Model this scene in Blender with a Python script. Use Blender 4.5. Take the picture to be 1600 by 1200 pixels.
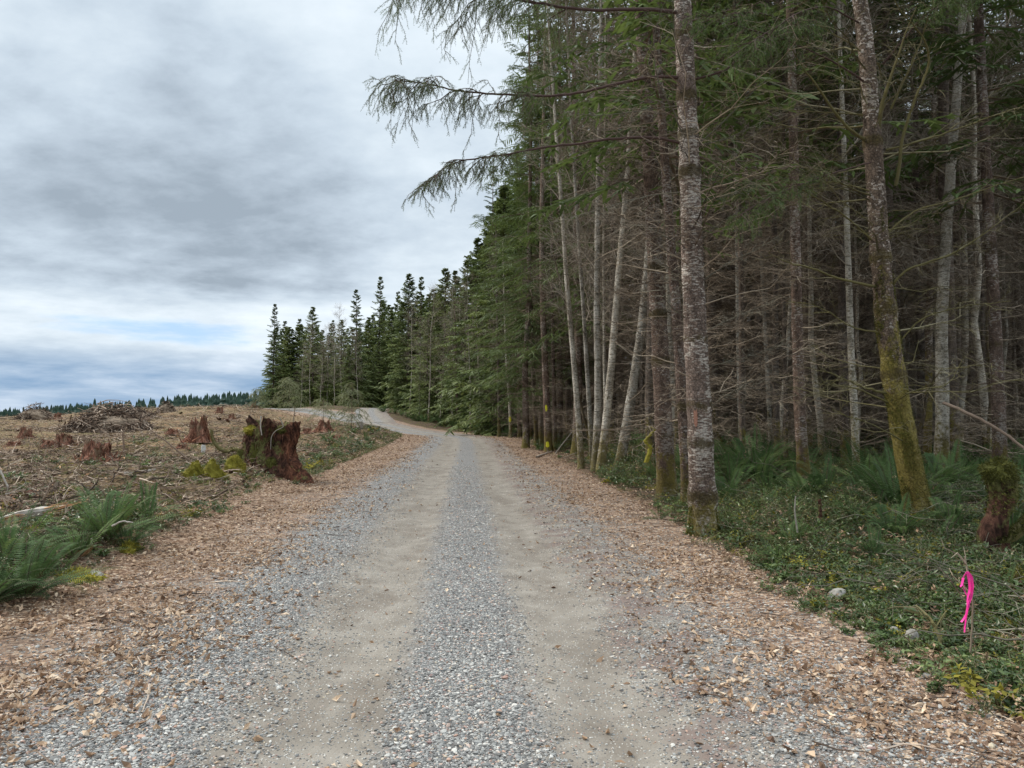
import bpy, math, random
import numpy as np
from mathutils import Vector

R = math.radians
rng = np.random.default_rng(7)
random.seed(7)
for o in list(bpy.data.objects):
    bpy.data.objects.remove(o)
scene = bpy.context.scene
COL = scene.collection

# ------------------------------------------------------------------ camera
F, EYE, CAMZ = 1170.0, 645.0, 1.7
PITCH = math.atan((EYE - 600) / F)
cd = bpy.data.cameras.new('camera')
cd.sensor_width = 36.0
cd.lens = F / 1600 * 36.0
cd.clip_start = 0.05
cd.clip_end = 6000
cam = bpy.data.objects.new('camera', cd)
cam.location = (0, 0, CAMZ)
cam.rotation_euler = (math.pi / 2 + PITCH, 0, 0)
COL.objects.link(cam)
scene.camera = cam

# ------------------------------------------------------------------ world, sun, exposure
SUN_EL, SUN_AZ = 48, -68          # azimuth measured from +Y towards +X
world = bpy.data.worlds.new("World")
scene.world = world
world.use_nodes = True


class NT:
    """tiny helper for node trees"""
    def __init__(s, tree):
        s.t = tree
        tree.nodes.clear()

    def n(s, typ, ins=None, **props):
        nd = s.t.nodes.new(typ)
        for k, v in props.items():
            setattr(nd, k, v)
        for k, v in (ins or {}).items():
            sk = nd.inputs[k]
            if hasattr(v, 'is_output') or isinstance(v, bpy.types.NodeSocket):
                s.t.links.new(v, sk)
            else:
                sk.default_value = v
        return nd

    def math(s, op, a, b=0.0, c=None, clamp=False):
        ins = {0: a, 1: b}
        if c is not None:
            ins[2] = c
        return s.n('ShaderNodeMath', ins, operation=op, use_clamp=clamp).outputs[0]

    def ramp(s, fac, stops, interp='LINEAR'):
        nd = s.n('ShaderNodeValToRGB', {0: fac})
        cr = nd.color_ramp
        cr.interpolation = interp
        while len(cr.elements) > 1:
            cr.elements.remove(cr.elements[-1])
        for i, (p, c) in enumerate(stops):
            if not isinstance(c, (tuple, list)):
                c = (c, c, c)
            e = cr.elements[0] if i == 0 else cr.elements.new(p)
            e.position = p
            e.color = (*c[:3], 1)
        return nd.outputs[0]

    def sstep(s, v, a, b):
        return s.n('ShaderNodeMapRange', {0: v, 1: a, 2: b}, interpolation_type='SMOOTHSTEP').outputs[0]

    def mix(s, f, a, b, blend='MIX'):
        nd = s.n('ShaderNodeMix', data_type='RGBA', blend_type=blend)
        for idx, v in ((0, f), (6, a), (7, b)):
            if isinstance(v, bpy.types.NodeSocket):
                s.t.links.new(v, nd.inputs[idx])
            else:
                if idx != 0 and not isinstance(v, (tuple, list)):
                    v = (v, v, v)
                nd.inputs[idx].default_value = v if idx == 0 else (*v[:3], 1)
        return nd.outputs[2]

    def noise(s, vec, scale, detail=4, rough=0.55, dist=0.0, out=0):
        nd = s.n('ShaderNodeTexNoise', {'Scale': scale, 'Detail': detail, 'Roughness': rough, 'Distortion': dist})
        if vec is not None:
            s.t.links.new(vec, nd.inputs['Vector'])
        return nd.outputs[out]

    def mapping(s, vec, scale=(1, 1, 1), loc=(0, 0, 0), rot=(0, 0, 0)):
        return s.n('ShaderNodeMapping', {0: vec, 1: loc, 2: rot, 3: scale}).outputs[0]


def build_world():
    T = NT(world.node_tree)
    sky = T.n('ShaderNodeTexSky', sky_type='NISHITA', sun_disc=False, sun_elevation=R(SUN_EL),
              sun_rotation=R(SUN_AZ), altitude=100, air_density=1.0, dust_density=0.6, ozone_density=1.0)
    blue = T.n('ShaderNodeVectorMath', {0: sky.outputs[0], 3: 0.10}, operation='SCALE').outputs[0]
    tc = T.n('ShaderNodeTexCoord')
    d = tc.outputs['Generated']
    sp = T.n('ShaderNodeSeparateXYZ', {0: d})
    x, y, z = sp.outputs
    el = T.math('MULTIPLY', T.math('ARCSINE', z), 57.2958)
    az = T.math('MULTIPLY', T.math('ARCTAN2', x, y), 57.2958)
    zz = T.math('ADD', T.math('MAXIMUM', z, 0.0), 0.30)
    cx = T.math('DIVIDE', x, zz)
    cy = T.math('DIVIDE', y, zz)
    pv = T.n('ShaderNodeCombineXYZ', {0: cx, 1: cy, 2: 0.0}).outputs[0]
    big = T.noise(T.mapping(pv, (1.3, 1.5, 1), (3.1, 1.2, 0)), 1.0, 4, 0.5, 0.1)
    fine = T.noise(T.mapping(pv, (3.0, 3.6, 1), (7.7, 4.2, 0)), 1.7, 9, 0.60, 0.12)
    ae = T.n('ShaderNodeCombineXYZ', {0: T.math('MULTIPLY', az, .075), 1: T.math('MULTIPLY', el, .42), 2: 0.0}).outputs[0]
    f2 = T.noise(T.mapping(ae, (1, 1, 1), (4.3, 1.1, 0)), 1.3, 8, 0.6, 0.15)
    fin2 = T.noise(T.mapping(pv, (1, 1.3, 1), (2.2, 9.1, 0)), 9.0, 7, 0.62, 0.2)
    v = T.math('ADD', T.math('ADD', T.math('MULTIPLY', big, 0.56), T.math('MULTIPLY', fine, 0.34)), T.math('MULTIPLY', fin2, 0.10))
    # brighter where the photograph's cloud cover thins: towards the trees and the zenith
    lift = T.math('MULTIPLY', T.sstep(az, -26.0, -4.0), 0.10)
    lift = T.math('ADD', lift, T.math('MULTIPLY', T.sstep(el, 17.0, 32.0), 0.10))
    band = T.math('MULTIPLY', T.sstep(el, 2.0, 4.0), T.math('SUBTRACT', 1.0, T.sstep(el, 6.5, 9.0)))
    lift = T.math('ADD', lift, T.math('MULTIPLY', band, 0.13))
    dark = T.math('MULTIPLY', T.sstep(el, 7.0, 9.5), T.math('SUBTRACT', 1.0, T.sstep(el, 13.0, 19.0)))
    dark = T.math('MULTIPLY', dark, T.math('SUBTRACT', 1.0, T.sstep(az, -16.0, -8.0)))
    v = T.math('ADD', v, lift)
    v = T.math('ADD', v, T.math('MULTIPLY', T.math('MULTIPLY', T.math('SUBTRACT', f2, .5), .55), T.math('SUBTRACT', 1.0, T.sstep(el, 6.0, 14.0))))
    v = T.math('SUBTRACT', v, T.math('MULTIPLY', dark, 0.09))
    cloud = T.ramp(v, [(0.34, (0.27, 0.325, 0.385)), (0.42, (0.36, 0.425, 0.495)), (0.50, (0.45, 0.525, 0.60)),
                       (0.60, (0.55, 0.625, 0.69)), (0.76, (0.68, 0.745, 0.80))])
    # low belt near the horizon: blue-grey streaks
    low = T.ramp(f2, [(0.36, (0.20, 0.31, 0.46)), (0.50, (0.31, 0.41, 0.54)), (0.66, (0.50, 0.58, 0.68))])
    lowm = T.math('SUBTRACT', 1.0, T.sstep(el, 2.2, 5.2))
    col = T.mix(lowm, cloud, low)
    # the blue gap low on the left
    e1 = T.math('POWER', T.math('DIVIDE', T.math('ADD', az, 25.0), 7.5), 2.0)
    e2 = T.math('POWER', T.math('DIVIDE', T.math('SUBTRACT', el, 5.7), 1.0), 2.0)
    g = T.math('SUBTRACT', 1.25, T.math('ADD', e1, e2))
    g = T.math('ADD', g, T.math('MULTIPLY', T.math('SUBTRACT', f2, 0.53), 9.0))
    hole = T.sstep(g, 0.0, 2.4)
    bl = T.mix(0.35, (0.13, 0.36, 0.72), blue)
    hole = T.math('MULTIPLY', hole, 0.7)
    col = T.mix(hole, col, bl)
    # overcast skies are brighter overhead
    gain = T.math('ADD', 1.0, T.math('MULTIPLY', T.sstep(el, 30.0, 75.0), 1.5))
    col = T.n('ShaderNodeVectorMath', {0: col, 3: gain}, operation='SCALE').outputs[0]
    bg = T.n('ShaderNodeBackground', {0: col, 1: 1.0})
    T.n('ShaderNodeOutputWorld', {0: bg.outputs[0]})


build_world()
sd = bpy.data.lights.new('sun', 'SUN')
sd.energy = 2.3
sd.angle = R(11)
sd.color = (1.0, 0.93, 0.83)
sun = bpy.data.objects.new('sun', sd)
COL.objects.link(sun)
sx = math.sin(R(SUN_AZ)) * math.cos(R(SUN_EL))
sy = math.cos(R(SUN_AZ)) * math.cos(R(SUN_EL))
sun.rotation_euler = Vector((sx, sy, math.sin(R(SUN_EL)))).to_track_quat('Z', 'Y').to_euler()
vs = scene.view_settings
vs.view_transform = 'Standard'
vs.look = 'None'
vs.exposure = 0.45
vs.gamma = 1.0
cy = scene.cycles
cy.max_bounces = 5
cy.diffuse_bounces = 4
cy.glossy_bounces = 2
cy.transmission_bounces = 3
cy.transparent_max_bounces = 4
cy.use_denoising = True
cy.use_adaptive_sampling = True
cy.adaptive_threshold = 0.012
cy.caustics_reflective = False
cy.caustics_refractive = False
scene.render.use_persistent_data = False


# ------------------------------------------------------------------ noise and terrain
def vnoise(p, seed=0):
    p = np.asarray(p, float)
    i = np.floor(p).astype(np.int64)
    f = p - i
    f = f * f * (3 - 2 * f)

    def h(a):
        n = a[..., 0] * 374761393 + a[..., 1] * 668265263 + a[..., 2] * 2147483647 + seed * 974711
        n = (n ^ (n >> 13)) * 1274126177
        n = n & 0x7fffffff
        n = (n ^ (n >> 16)) & 0xffffff
        return n / float(0xffffff)
    r = 0
    for dx in (0, 1):
        for dy in (0, 1):
            for dz in (0, 1):
                w = (f[..., 0] if dx else 1 - f[..., 0]) * (f[..., 1] if dy else 1 - f[..., 1]) * (f[..., 2] if dz else 1 - f[..., 2])
                r = r + w * h(i + np.array([dx, dy, dz]))
    return r


def fbm(p, oct=4, seed=0):
    p = np.asarray(p, float)
    a, s, t = 0.5, 0, 0
    for k in range(oct):
        s = s + a * vnoise(p * (2 ** k) + 17.3 * k, seed + k)
        t += a
        a *= 0.5
    return s / t - 0.5


def sm(x):
    x = np.clip(x, 0, 1)
    return x * x * (3 - 2 * x)


def catmull(pts, n=24):
    pts = np.array(pts, float)
    p = np.vstack([2 * pts[0] - pts[1], pts, 2 * pts[-1] - pts[-2]])
    out = []
    for i in range(1, len(p) - 2):
        for t in np.linspace(0, 1, n, endpoint=False):
            out.append(0.5 * ((2 * p[i]) + (-p[i - 1] + p[i + 1]) * t + (2 * p[i - 1] - 5 * p[i] + 4 * p[i + 1] - p[i + 2]) * t ** 2
                              + (-p[i - 1] + 3 * p[i] - 3 * p[i + 1] + p[i + 2]) * t ** 3))
    out.append(pts[-1])
    return np.array(out)


ROAD = catmull([(1.2, -20), (0.61, -10), (-0.61, 10), (-1.83, 30), (-2.6, 43), (-3.6, 52), (-6.4, 61), (-10.8, 70),
                (-16.5, 80), (-24, 91), (-34, 102), (-48, 111), (-75, 122)], 8)
SIDE = catmull([(-13.5, 76), (-16.5, 88), (-18.6, 101), (-18.4, 114), (-14.5, 128), (-6, 142)], 10)


def lateral(X, Y, line):
    """signed distance to a polyline, right side positive"""
    X = np.asarray(X, float)
    Y = np.asarray(Y, float)
    best = np.full(X.shape, 1e18)
    sg = np.zeros(X.shape)
    for a, b in zip(line[:-1], line[1:]):
        d = b - a
        L = d @ d
        t = np.clip(((X - a[0]) * d[0] + (Y - a[1]) * d[1]) / L, 0, 1)
        ex = X - (a[0] + t * d[0])
        ey = Y - (a[1] + t * d[1])
        q = ex * ex + ey * ey
        m = q < best
        best = np.where(m, q, best)
        sg = np.where(m, np.sign(ex * d[1] - ey * d[0]), sg)
    return np.sqrt(best) * sg


def base_h(X, Y):
    a = X / np.maximum(Y, 6)
    cr = np.interp(a, [-1.2, -.68, -.60, -.50, -.34, -.28, -.16, -.115, -.06, 0, .3, .6],
                   [0.5, 0.8, 1.2, 1.95, 2.4, 2.55, 2.3, 1.2, .35, 0.1, .3, 0.5])
    wl = sm((-a - 0.29) / 0.09)
    z = cr * (wl * sm((Y - 10) / 88) ** 1.15 + (1 - wl) * sm((Y - 58) / 48))
    z = z + .62 * np.exp(-((X + 10.5) / 3.0) ** 2 - ((Y - 46) / 9) ** 2)
    w = sm((-a - 0.24) / 0.06)
    z = z - w * np.clip(Y - 97, 0, 400) * 0.05 - (1 - w) * np.clip(Y - 190, 0, 400) * 0.05
    return z


def H(X, Y, u=None, rough=True):
    X = np.asarray(X, float)
    Y = np.asarray(Y, float)
    if u is None:
        u = lateral(X, Y, ROAD)
    z = base_h(X, Y)
    us = np.abs(lateral(X, Y, SIDE)) if np.any((Y > 70) & (Y < 150)) else np.full(X.shape, 99.)
    off = np.minimum(sm((np.abs(u) - 3.6) / 2.0), sm((us - 2.6) / 2.0))
    z = z + off * np.where(u < 0, 0.22, 0.16)
    if rough:
        p = np.stack([X, Y, 0 * X], -1)
        z = z + off * (fbm(p * 0.28, 3, 3) * 0.60 + fbm(p * 1.1, 3, 9) * 0.34)
        z = z + off * sm((-u - 5) / 2) * (np.abs(fbm(p * .75 + 50, 3, 19)) * .75 - .1)
        z = z + (1 - off) * (fbm(p * 0.45, 2, 5) * 0.05)
        z = z - 0.030 * np.exp(-((np.abs(u) - 0.78) / 0.26) ** 2) + 0.03 * np.exp(-((np.abs(u) - 1.7) / 0.45) ** 2)
    return z


def h1(x, y):
    return float(H(np.array([x]), np.array([y]))[0])


def ray(px, py):
    xv, yv = (px - 800) / F, (600 - py) / F
    c, s = math.cos(PITCH), math.sin(PITCH)
    return np.array([xv, c - s * yv, s + c * yv])


def at(px, py, Y):
    """point on the pixel's ray at depth Y"""
    d = ray(px, py)
    return np.array([0, 0, CAMZ]) + d * (Y / d[1])


_YS = np.concatenate([np.arange(2.5, 40, 0.05), np.arange(40, 300, 0.25)])


def ground(px, py):
    d = ray(px, py)
    t = _YS / d[1]
    X, Z = d[0] * t, CAMZ + d[2] * t
    hh = H(X, _YS)
    k = np.nonzero(Z <= hh)[0]
    i = k[0] if len(k) else len(_YS) - 1
    return np.array([X[i], _YS[i], hh[i]])


# ------------------------------------------------------------------ mesh building
class MB:
    def __init__(s):
        s.v, s.t, s.q, s.tm, s.qm, s.a, s.n = [], [], [], [], [], [], 0

    def add(s, v, f, mat=0, rnd=0.5):
        v = np.asarray(v, float).reshape(-1, 3)
        f = np.asarray(f, np.int64)
        if len(v) == 0 or len(f) == 0:
            return s
        s.v.append(v)
        a = np.broadcast_to(np.asarray(rnd, float), (len(v),)) if np.ndim(rnd) == 0 else np.asarray(rnd, float)
        s.a.append(a)
        (s.t if f.shape[1] == 3 else s.q).append(f + s.n)
        (s.tm if f.shape[1] == 3 else s.qm).append(np.broadcast_to(mat, (len(f),)))
        s.n += len(v)
        return s

    def mesh(s, name, mats, smooth=False, extra=None):
        me = bpy.data.meshes.new(name)
        v = np.concatenate(s.v)
        t = np.concatenate(s.t) if s.t else np.zeros((0, 3), int)
        q = np.concatenate(s.q) if s.q else np.zeros((0, 4), int)
        me.vertices.add(len(v))
        me.vertices.foreach_set('co', v.astype(np.float32).ravel())
        me.loops.add(t.size + q.size)
        me.loops.foreach_set('vertex_index', np.concatenate([t.ravel(), q.ravel()]).astype(np.int32))
        me.polygons.add(len(t) + len(q))
        ls = np.concatenate([np.arange(len(t)) * 3, t.size + np.arange(len(q)) * 4])
        me.polygons.foreach_set('loop_start', ls.astype(np.int32))
        mi = np.concatenate([*(s.tm or [np.zeros(0)]), *(s.qm or [np.zeros(0)])])
        me.polygons.foreach_set('material_index', mi.astype(np.int32))
        me.polygons.foreach_set('use_smooth', np.full(len(ls), bool(smooth)))
        me.update(calc_edges=True)
        at_ = me.attributes.new('rnd', 'FLOAT', 'POINT')
        at_.data.foreach_set('value', np.concatenate(s.a).astype(np.float32))
        for k, arr in (extra or {}).items():
            e = me.attributes.new(k, 'FLOAT', 'POINT')
            e.data.foreach_set('value', np.asarray(arr, np.float32))
        for m in (mats if isinstance(mats, (list, tuple)) else [mats]):
            me.materials.append(m)
        return me

    def obj(s, name, mats, parent=None, smooth=False, loc=None, extra=None):
        o = bpy.data.objects.new(name, s.mesh(name, mats, smooth, extra))
        COL.objects.link(o)
        if parent is not None:
            o.parent = parent
        if loc is not None:
            o.location = loc
        return o


def nrm(v):
    return v / np.maximum(np.linalg.norm(v, axis=-1, keepdims=True), 1e-9)


def tubes(mb, P, Rd, ns=3, mat=0, rnd=0.5, cap=False):
    """P [n,k,3] paths, Rd [n,k] radii"""
    n, k, _ = P.shape
    if n == 0:
        return
    T = nrm(P[:, -1] - P[:, 0])
    ref = np.where(np.abs(T[:, 2:3]) > 0.85, np.array([[1., 0, 0]]), np.array([[0, 0, 1.]]))
    A = nrm(np.cross(T, ref))
    B = np.cross(T, A)
    th = np.arange(ns) * 2 * np.pi / ns
    ring = A[:, None, :] * np.cos(th)[None, :, None] + B[:, None, :] * np.sin(th)[None, :, None]
    V = P[:, :, None, :] + ring[:, None, :, :] * Rd[:, :, None, None]
    idx = np.arange(n * k * ns).reshape(n, k, ns)
    a, b = idx[:, :-1], idx[:, 1:]
    Fq = np.stack([a, np.roll(a, -1, 2), np.roll(b, -1, 2), b], -1).reshape(-1, 4)
    rn = rnd if np.ndim(rnd) == 0 else np.repeat(rnd, k * ns)
    mb.add(V.reshape(-1, 3), Fq, mat, rn)
    if cap:
        c = P[:, -1]
        base = np.arange(n)[:, None] * ns + np.arange(ns)[None]
        VV = np.concatenate([V[:, -1].reshape(-1, 3), c])
        tri = np.stack([base, np.roll(base, -1, 1), np.broadcast_to(n * ns + np.arange(n)[:, None], base.shape)], -1)
        mb.add(VV, tri.reshape(-1, 3), mat, 0.9)


def interp_path(P, t):
    """P [n,k,3], t [n,m] in 0..1 -> point, tangent [n,m,3]"""
    n, k, _ = P.shape
    s = np.clip(t, 0, 0.9999) * (k - 1)
    i = np.floor(s).astype(int)
    f = (s - i)[..., None]
    ni = np.arange(n)[:, None]
    a, b = P[ni, i], P[ni, i + 1]
    return a + (b - a) * f, nrm(b - a)


def grow(P, m, L, t0=0.2, t1=1.0, ang=55, up=0.0, grav=0.0, k=3, wig=0.05, planar=0.8, taper=0.6, jit=0.3):
    """children of every path; returns paths, t"""
    n = P.shape[0]
    t = t0 + (t1 - t0) * (np.arange(m)[None] + rng.random((n, m))) / m
    B, T = interp_path(P, t)
    side = nrm(np.cross(T, np.array([0, 0, 1.])) + 1e-6)
    sgn = np.where((np.arange(m)[None] % 2) == 0, 1, -1) * np.ones((n, 1))
    rnd = nrm(rng.normal(size=B.shape))
    perp = nrm(rnd - (rnd * T).sum(-1, keepdims=True) * T)
    S = nrm(side * sgn[..., None] * planar + perp * (1 - planar))
    a = R(ang) * (1 + (rng.random((n, m)) - .5) * jit)
    D = T * np.cos(a)[..., None] + S * np.sin(a)[..., None] + np.array([0, 0, up])
    D = nrm(D)
    ln = L * (1 - taper * t) * (0.7 + 0.6 * rng.random((n, m)))
    s = np.linspace(0, 1, k)
    C = B[:, :, None] + D[:, :, None] * (ln[..., None, None] * s[:, None])
    C[..., 2] -= grav * ln[..., None] * s ** 2
    C = C + rng.normal(size=C.shape) * (wig * ln)[..., None, None] * s[:, None]
    return C.reshape(n * m, k, 3), t.reshape(-1)


def radial_branches(zs, Ls, r_at, elev, k=5, sag=0.25, wig=0.03, az=None, tip=0.0):
    n = len(zs)
    az = rng.random(n) * 2 * np.pi if az is None else az
    e = R(1) * 0 + (elev if np.ndim(elev) else np.full(n, elev)) + rng.normal(size=n) * 0.2
    D = np.stack([np.cos(az) * np.cos(e), np.sin(az) * np.cos(e), np.sin(e)], -1)
    s = np.linspace(0, 1, k)
    P = D[:, None] * (Ls[:, None, None] * s[:, None])
    P[..., 2] += zs[:, None] - sag * Ls[:, None] * s ** 1.6 + tip * Ls[:, None] * s ** 3
    P += rng.normal(size=P.shape) * (wig * Ls)[:, None, None] * s[:, None]
    return P


def needles(mb, P, sp=0.008, ln=0.02, w=0.003, mat=0, rnd=None):
    n, k, _ = P.shape
    if n == 0:
        return
    L = np.linalg.norm(P[:, -1] - P[:, 0], axis=-1)
    M = max(4, int(np.median(L) / sp))
    t = (np.arange(M)[None] + rng.random((n, M))) / M
    B, T = interp_path(P, t)
    r = nrm(rng.normal(size=B.shape))
    pr = nrm(r - (r * T).sum(-1, keepdims=True) * T)
    D = nrm(pr + T * 0.55)
    l = ln * (0.75 + 0.5 * rng.random((n, M, 1)))
    a = B - T * w / 2
    b = B + T * w / 2
    c = B + D * l
    V = np.stack([a, b, c], 2).reshape(-1, 3)
    f = np.arange(len(V)).reshape(-1, 3)
    rr = np.repeat(rng.random(n) if rnd is None else rnd, M * 3)
    mb.add(V, f, mat, rr)


def ribbons(mb, P, w=0.035, mat=0, rnd=None, tilt=0.5):
    """flat tapering sprays along paths"""
    n, k, _ = P.shape
    T = nrm(P[:, -1] - P[:, 0])
    S = nrm(np.cross(T, np.array([0, 0, 1.])) + rng.normal(size=(n, 3)) * tilt)
    prof = np.interp(np.linspace(0, 1, k), [0, .45, 1], [.45, 1, .12])
    W = w * (0.7 + 0.6 * rng.random(n))
    off = S[:, None] * (W[:, None] * prof)[..., None]
    V = np.stack([P + off, P - off], 2)
    idx = np.arange(n * k * 2).reshape(n, k, 2)
    Fq = np.stack([idx[:, :-1, 0], idx[:, :-1, 1], idx[:, 1:, 1], idx[:, 1:, 0]], -1).reshape(-1, 4)
    rr = np.repeat(rng.random(n) if rnd is None else rnd, k * 2)
    mb.add(V.reshape(-1, 3), Fq, mat, rr)


def leaves(mb, B, D, N, ln, w, mat=0, rnd=None, fold=0.25, curl=0.15):
    """pointed leaves with a folded midrib: base B, direction D, normal N, all [n,3]"""
    n = len(B)
    D = nrm(D)
    S = nrm(np.cross(D, N))
    N = np.cross(S, D)
    ln = np.broadcast_to(ln, (n,))[:, None]
    w = np.broadcast_to(w, (n,))[:, None]
    m0 = B
    m1 = B + D * ln * .5 - N * w * fold
    m2 = B + D * ln - N * ln * curl
    l = B + D * ln * .42 + S * w * .5
    r = B + D * ln * .42 - S * w * .5
    V = np.stack([m0, l, m1, r, m2], 1).reshape(-1, 3)
    b = np.arange(n)[:, None] * 5
    t = np.concatenate([b + [0, 2, 1], b + [0, 3, 2], b + [1, 2, 4], b + [2, 3, 4]], 1).reshape(-1, 3)
    mb.add(V, t, mat, np.repeat(rng.random(n) if rnd is None else rnd, 5))


def rad(n, k, r0, r1):
    r0 = np.broadcast_to(r0, (n,))
    return np.maximum(r0[:, None] + (np.broadcast_to(r1, (n,)) - r0)[:, None] * np.linspace(0, 1, k)[None], 0.0004)


# ------------------------------------------------------------------ object helpers
def tag(o, label=None, cat=None, group=None, kind=None):
    if label:
        o['label'] = label
    if cat:
        o['category'] = cat
    if group:
        o['group'] = group
    if kind:
        o['kind'] = kind
    return o


def empty(name, loc, rz=0.0, s=1.0):
    o = bpy.data.objects.new(name, None)
    o.empty_display_size = 0.2
    o.location = tuple(float(c) for c in loc)
    o.rotation_euler = (0, 0, rz)
    o.scale = (s, s, s) if np.ndim(s) == 0 else s
    COL.objects.link(o)
    return o


def part(name, me, parent):
    o = bpy.data.objects.new(name, me)
    COL.objects.link(o)
    o.parent = parent
    return o


# ------------------------------------------------------------------ materials
def mat_new(name):
    m = bpy.data.materials.new(name)
    m.use_nodes = True
    return m, NT(m.node_tree)


def finish(T, col, rough=0.8, bump=None, bstr=0.4, bdist=0.01, transl=0.0, tcol=None, spec=0.3):
    ins = {'Base Color': col, 'Roughness': rough, 'Specular IOR Level': spec}
    if bump is not None:
        ins['Normal'] = T.n('ShaderNodeBump', {'Height': bump, 'Strength': bstr, 'Distance': bdist}).outputs[0]
    p = T.n('ShaderNodeBsdfPrincipled', ins)
    out = p.outputs[0]
    if transl > 0:
        tr = T.n('ShaderNodeBsdfTranslucent', {0: tcol if tcol is not None else col})
        out = T.n('ShaderNodeMixShader', {0: transl, 1: out, 2: tr.outputs[0]}).outputs[0]
    T.n('ShaderNodeOutputMaterial', {0: out})


def foliage(name, stops, transl=0.3, rough=0.55, patch=1.2, spec=0.3):
    m, T = mat_new(name)
    a = T.n('ShaderNodeAttribute', attribute_name='rnd').outputs['Fac']
    oi = T.n('ShaderNodeObjectInfo').outputs['Random']
    tc = T.n('ShaderNodeTexCoord').outputs['Object']
    nz = T.noise(tc, patch, 3)
    f = T.math('ADD', T.math('MULTIPLY', a, 0.5), T.math('MULTIPLY', nz, 0.5))
    f = T.math('ADD', f, T.math('MULTIPLY', T.math('SUBTRACT', oi, 0.5), 0.22), clamp=True)
    col = T.ramp(f, stops)
    finish(T, col, rough, transl=transl, spec=spec)
    return m


M = {}
M['needle'] = foliage('needle', [(0.2, (.040, .060, .020)), (0.5, (.080, .115, .034)), (0.8, (.15, .20, .055))], transl=.35)
M['needle_bough'] = foliage('needle_bough', [(0.2, (.06, .085, .035)), (0.5, (.11, .15, .055)), (0.8, (.17, .23, .08))])
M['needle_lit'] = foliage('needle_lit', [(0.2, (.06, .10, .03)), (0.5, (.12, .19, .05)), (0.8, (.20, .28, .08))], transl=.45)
M['needle_far'] = foliage('needle_far', [(0.15, (.06, .085, .030)), (0.45, (.135, .175, .055)), (0.8, (.25, .28, .09))], patch=.4)
M['needle_dist'] = foliage('needle_dist', [(0.2, (.028, .060, .045)), (0.8, (.05, .095, .06))], patch=.1)
M['fern'] = foliage('fern', [(0.15, (.045, .075, .028)), (0.5, (.085, .145, .05)), (0.85, (.17, .23, .07))], rough=.62, patch=2, spec=.15)
M['fern_dead'] = foliage('fern_dead', [(0.2, (.10, .045, .02)), (0.8, (.22, .12, .06))], rough=.8)
M['leafy'] = foliage('leafy', [(0.2, (.03, .055, .018)), (0.5, (.085, .135, .04)), (0.75, (.22, .28, .09))], rough=.35, patch=2.5, spec=.5)
M['moss'] = foliage('moss', [(0.2, (.11, .10, .02)), (0.5, (.25, .22, .03)), (0.8, (.44, .38, .06))], rough=.9, patch=6, transl=.2)
M['moss_dark'] = foliage('moss_dark', [(0.2, (.05, .05, .012)), (0.5, (.10, .10, .02)), (0.8, (.18, .17, .03))], rough=.9, patch=5, transl=.1)
M['litter'] = foliage('litter', [(0.2, (.12, .07, .045)), (0.38, (.25, .155, .095)), (0.56, (.44, .295, .185)), (0.76, (.74, .59, .43))],
                      transl=.12, rough=.75, patch=3)
M['drygrass'] = foliage('drygrass', [(0.2, (.14, .12, .045)), (0.6, (.30, .26, .12)), (0.85, (.42, .36, .20))], rough=.8, patch=2)
M['grass'] = foliage('grass', [(0.2, (.05, .06, .025)), (0.6, (.11, .125, .045)), (0.85, (.23, .22, .09))], rough=.7, patch=1.5)


def wood(name, stops, rough=.85, scale=6):
    m, T = mat_new(name)
    a = T.n('ShaderNodeAttribute', attribute_name='rnd').outputs['Fac']
    tc = T.n('ShaderNodeTexCoord').outputs['Object']
    nz = T.noise(tc, scale, 4)
    f = T.math('ADD', T.math('MULTIPLY', a, 0.6), T.math('MULTIPLY', nz, 0.4))
    finish(T, T.ramp(f, stops), rough, bump=T.noise(tc, 60, 3), bstr=.5, bdist=.004)
    return m


M['twig_dead'] = wood('twig_dead', [(0.25, (.065, .047, .033)), (0.5, (.19, .142, .10)), (0.75, (.42, .34, .25))])
M['twig_alder'] = wood('twig_alder', [(0.2, (.15, .12, .09)), (0.5, (.26, .215, .165)), (0.8, (.40, .345, .27))])
M['twig_grey'] = wood('twig_grey', [(0.2, (.07, .065, .05)), (0.5, (.14, .125, .09)), (0.8, (.25, .23, .17))])
M['twig_moss'] = wood('twig_moss', [(0.2, (.07, .06, .03)), (0.5, (.14, .12, .045)), (0.8, (.26, .23, .14))])
M['twig_pale'] = wood('twig_pale', [(0.2, (.15, .13, .11)), (0.5, (.26, .23, .19)), (0.8, (.40, .36, .31))])
M['twig_live'] = wood('twig_live', [(0.2, (.05, .03, .025)), (0.6, (.10, .06, .05)), (0.9, (.16, .11, .09))])
M['slash'] = wood('slash', [(0.2, (.035, .024, .018)), (0.42, (.12, .08, .055)), (0.62, (.28, .20, .145)), (0.8, (.62, .50, .39))], scale=1.5)
M['redwood'] = wood('redwood', [(0.2, (.08, .03, .02)), (0.5, (.24, .09, .05)), (0.8, (.46, .22, .13))], scale=5)
M['chip'] = wood('chip', [(0.2, (.20, .10, .05)), (0.5, (.44, .23, .11)), (0.8, (.66, .42, .24))], scale=3)


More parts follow.
